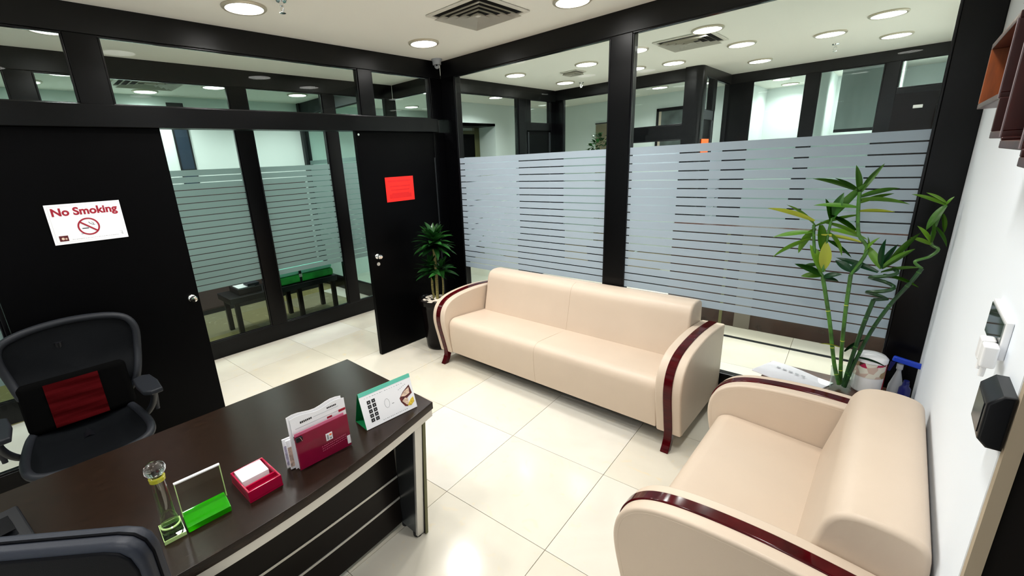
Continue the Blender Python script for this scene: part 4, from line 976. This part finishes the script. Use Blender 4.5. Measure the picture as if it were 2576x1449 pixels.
# ------------------------------------------------------------------ on the white wall
sp = thing('switch_plate', 'mirror-finish socket plate on the white wall with two white plugs in it', 'socket', (3.733, -1.72, 1.372))
MB().box(-.012, 0, -.105, .105, -.045, .045, bev=.003).build('plate', white_plastic, sp); MB().box(-.014, -.012, -.098, .098, -.038, .038).build('face', pm('mirror_plate', (.25, .27, .25), .05, metal=.9), sp)
for k, yy in enumerate((-.072, -.118)):
    t = thing('plug', 'white plug in the socket plate, ' + ('the one nearer the hall' if k == 0 else 'the one nearer the black door'), 'plug', (3.719, -1.72+yy, 1.345))
    MB().box(-.024, 0, -.018, .018, -.030, .022, bev=.005, seg=3).build('plug_body', white_plastic, t); MB().tube([(-.014, 0, -.03), (-.015, 0, -.055)], .005, 8).build('cable_end', white_plastic, t)
bb_ = thing('wall_box', 'black box on the white wall under the socket plate, beside the black door', 'wall box', (3.733, -1.965, 1.268))
MB().prism([(0, -.058), (-.022, -.058), (-.036, -.042), (-.036, .036), (-.018, .058), (0, .058)], -.060, .060, 'xz', bev=.005).build('case', blackplastic, bb_)
MB().box(-.0375, -.035, -.044, .044, -.034, .030).build('front_plate', beadm, bb_)

worn = pm('worn_pale_edge', (.20, .15, .16), .6)
sh_ = thing('wall_shelf', 'red-brown wooden display shelf with stepped compartments on the white wall', 'shelf', (3.733, -1.55, 1.868))
FX = -.118; th = .012
# compartments: (y0, y1, zbottom, ztop) world
comps = [(-1.555, -1.955, 1.868, 1.990), (-1.965, -2.115, 1.800, 2.020), (-2.125, -2.35, 1.785, 2.045), (-2.36, -2.6, 1.770, 2.07)]
comps = [(-1.555, -1.955, 1.868, 2.00), (-1.955, -2.115, 1.800, 2.02), (-2.115, -2.33, 1.785, 2.04), (-2.33, -2.56, 1.765, 2.06)]
for k, (y0, y1, z0, z1) in enumerate(comps):
    a, b_ = y1+1.55, y0+1.55; c, d = z0-1.868, z1-1.868
    mt = shelf_red
    MB().box(FX, 0, a, b_, c, c+th, bev=.001, seg=1).build('bottom_board', shelf_red, sh_); MB().box(FX, 0, a, b_, d, d+th, bev=.001, seg=1).build('top_board', shelf_red, sh_)
    MB().box(FX, 0, a, a+th, min(c, c)+th, d, bev=.001, seg=1).build('divider_board', shelf_red, sh_)
    MB().box(FX, 0, b_-th, b_, c+th, d if k == 0 else comps[k-1][2]-1.868+.002, bev=.001, seg=1).build('side_board', shelf_or if k == 0 else shelf_red, sh_)
    MB().box(FX-.0015, FX, a+.001, a+th-.001, c+.002, d).build('worn_edge', worn, sh_)
    MB().box(-.006, 0, a+th, b_-(th if k == 0 else 0), c+th, d).build('back_board', shelf_or if k == 0 else shelf_red, sh_)

# ------------------------------------------------------------------ beyond the glass
rc = thing('reception_counter', 'dark brown counter with taupe panels in the hall, seen under the frosted film', 'counter', (2.75, 1.98, 0))
MB().box(-1.0, .95, -.28, .28, .0, 1.0, bev=.004).build('body', counter_dark, rc); MB().box(-1.04, .98, -.33, .30, 1.0, 1.04, bev=.004).build('worktop', counter_dark, rc)
MB().box(-.455, -.425, -.286, -.28, .0, 1.0).build('olive_panel', counter_olive, rc); MB().box(-.31, -.165, -.286, -.28, .0, 1.0).build('taupe_panel', counter_light, rc)
struct('trim_95', MB().box(.6, 3.73, 1.37, 1.42, .0, .0015), greyframe)
# far plant behind partition D
fp = thing('far_pot_plant', 'bushy green pot plant standing behind the far glass partition', 'plant', (-.12, 3.45, 0))
MB().lathe([(0, 0), (.13, 0), (.17, .35), (.18, .36), (.15, .34), (0, .34)]).build('pot', potm, fp); MB().tube([(0, 0, .3), (.02, 0, 1.0), (0, 0, 1.9)], .02, 8).build('trunk', trunkm, fp)
for k in range(120):
    a = random.uniform(0, 2*PI); zz = random.uniform(0, 1); r = .30*(1-zz*.75)*math.sqrt(random.random())
    if k == 0: fl0 = blade(1.0, .32, .5).build('leaf', leaf_dark, fp, sharp=180); o = fl0
    else: o = inst(fl0, fp)
    o.matrix_local = Matrix.Translation((r*math.cos(a), r*math.sin(a), 1.66+zz*.50)) @ Matrix.Rotation(random.uniform(0, 2*PI), 4, 'Z') @ Matrix.Rotation(random.uniform(-.9, .6), 4, 'Y') @ Matrix.Scale(random.uniform(.07, .11), 4)
# office behind the corridor partition
bt = thing('side_bench', 'long dark wooden bench table carrying a green case, seen through the corridor glass', 'table', (-1.95, -.86, 0), math.radians(0))
MB().box(-.22, .22, -.95, .36, .40, .47, bev=.006).build('bench_top', blackplastic, bt)
for sx in (-.18, .18):
    for sy in (-.88, -.15, .31): MB().box(sx-.025, sx+.025, sy-.025, sy+.025, 0, .40, bev=.003).build('leg', desk_edge, bt)
gc = thing('green_case', 'green case with a pale rounded lid and a strap buckle on the dark bench', 'case', (-1.95, -.86, .471))
MB().box(-.19, .19, -.40, .34, .0, .10, bev=.03, seg=3).build('lower_shell', green_velvet, gc); MB().box(-.18, .18, -.38, .335, .10, .17, bev=.03, seg=3).build('lid', green_pale, gc)
MB().box(-.192, .195, -.12, -.09, .0, .155, bev=.004).build('strap', blackplastic, gc); MB().box(.188, .198, -.125, -.085, .07, .11, bev=.003).build('buckle', silver, gc)
lw = thing('mauve_cabinet', 'tall mauve-brown cabinet row along the back wall behind the corridor glass', 'cabinet', (-3.13, -2.2, 0))
MB().box(-.09, .08, -2.3, 2.1, .06, 1.66, bev=.004).build('body', mauve, lw); MB().box(-.09, .07, -2.3, 2.1, 0, .06).build('plinth', greyframe, lw)
for k in range(10): MB().box(.08, .092, -2.29+k*.438, -2.29+k*.438+.43, .08, 1.64, bev=.002).build('door', mauve, lw)
pf = thing('paper_folders', 'dark folders with a pale sheet on the left end of the long dark bench', 'folders', (-1.95, -1.55, .471))
MB().box(-.15, .15, -.14, .12, .0, .07, bev=.006).build('folder', blackplastic, pf); MB().box(-.08, .12, -.12, .06, .07, .078).build('sheet', paper, pf); MB().box(-.02, .13, -.02, .11, .078, .11, bev=.004).build('small_box', piping_m, pf)
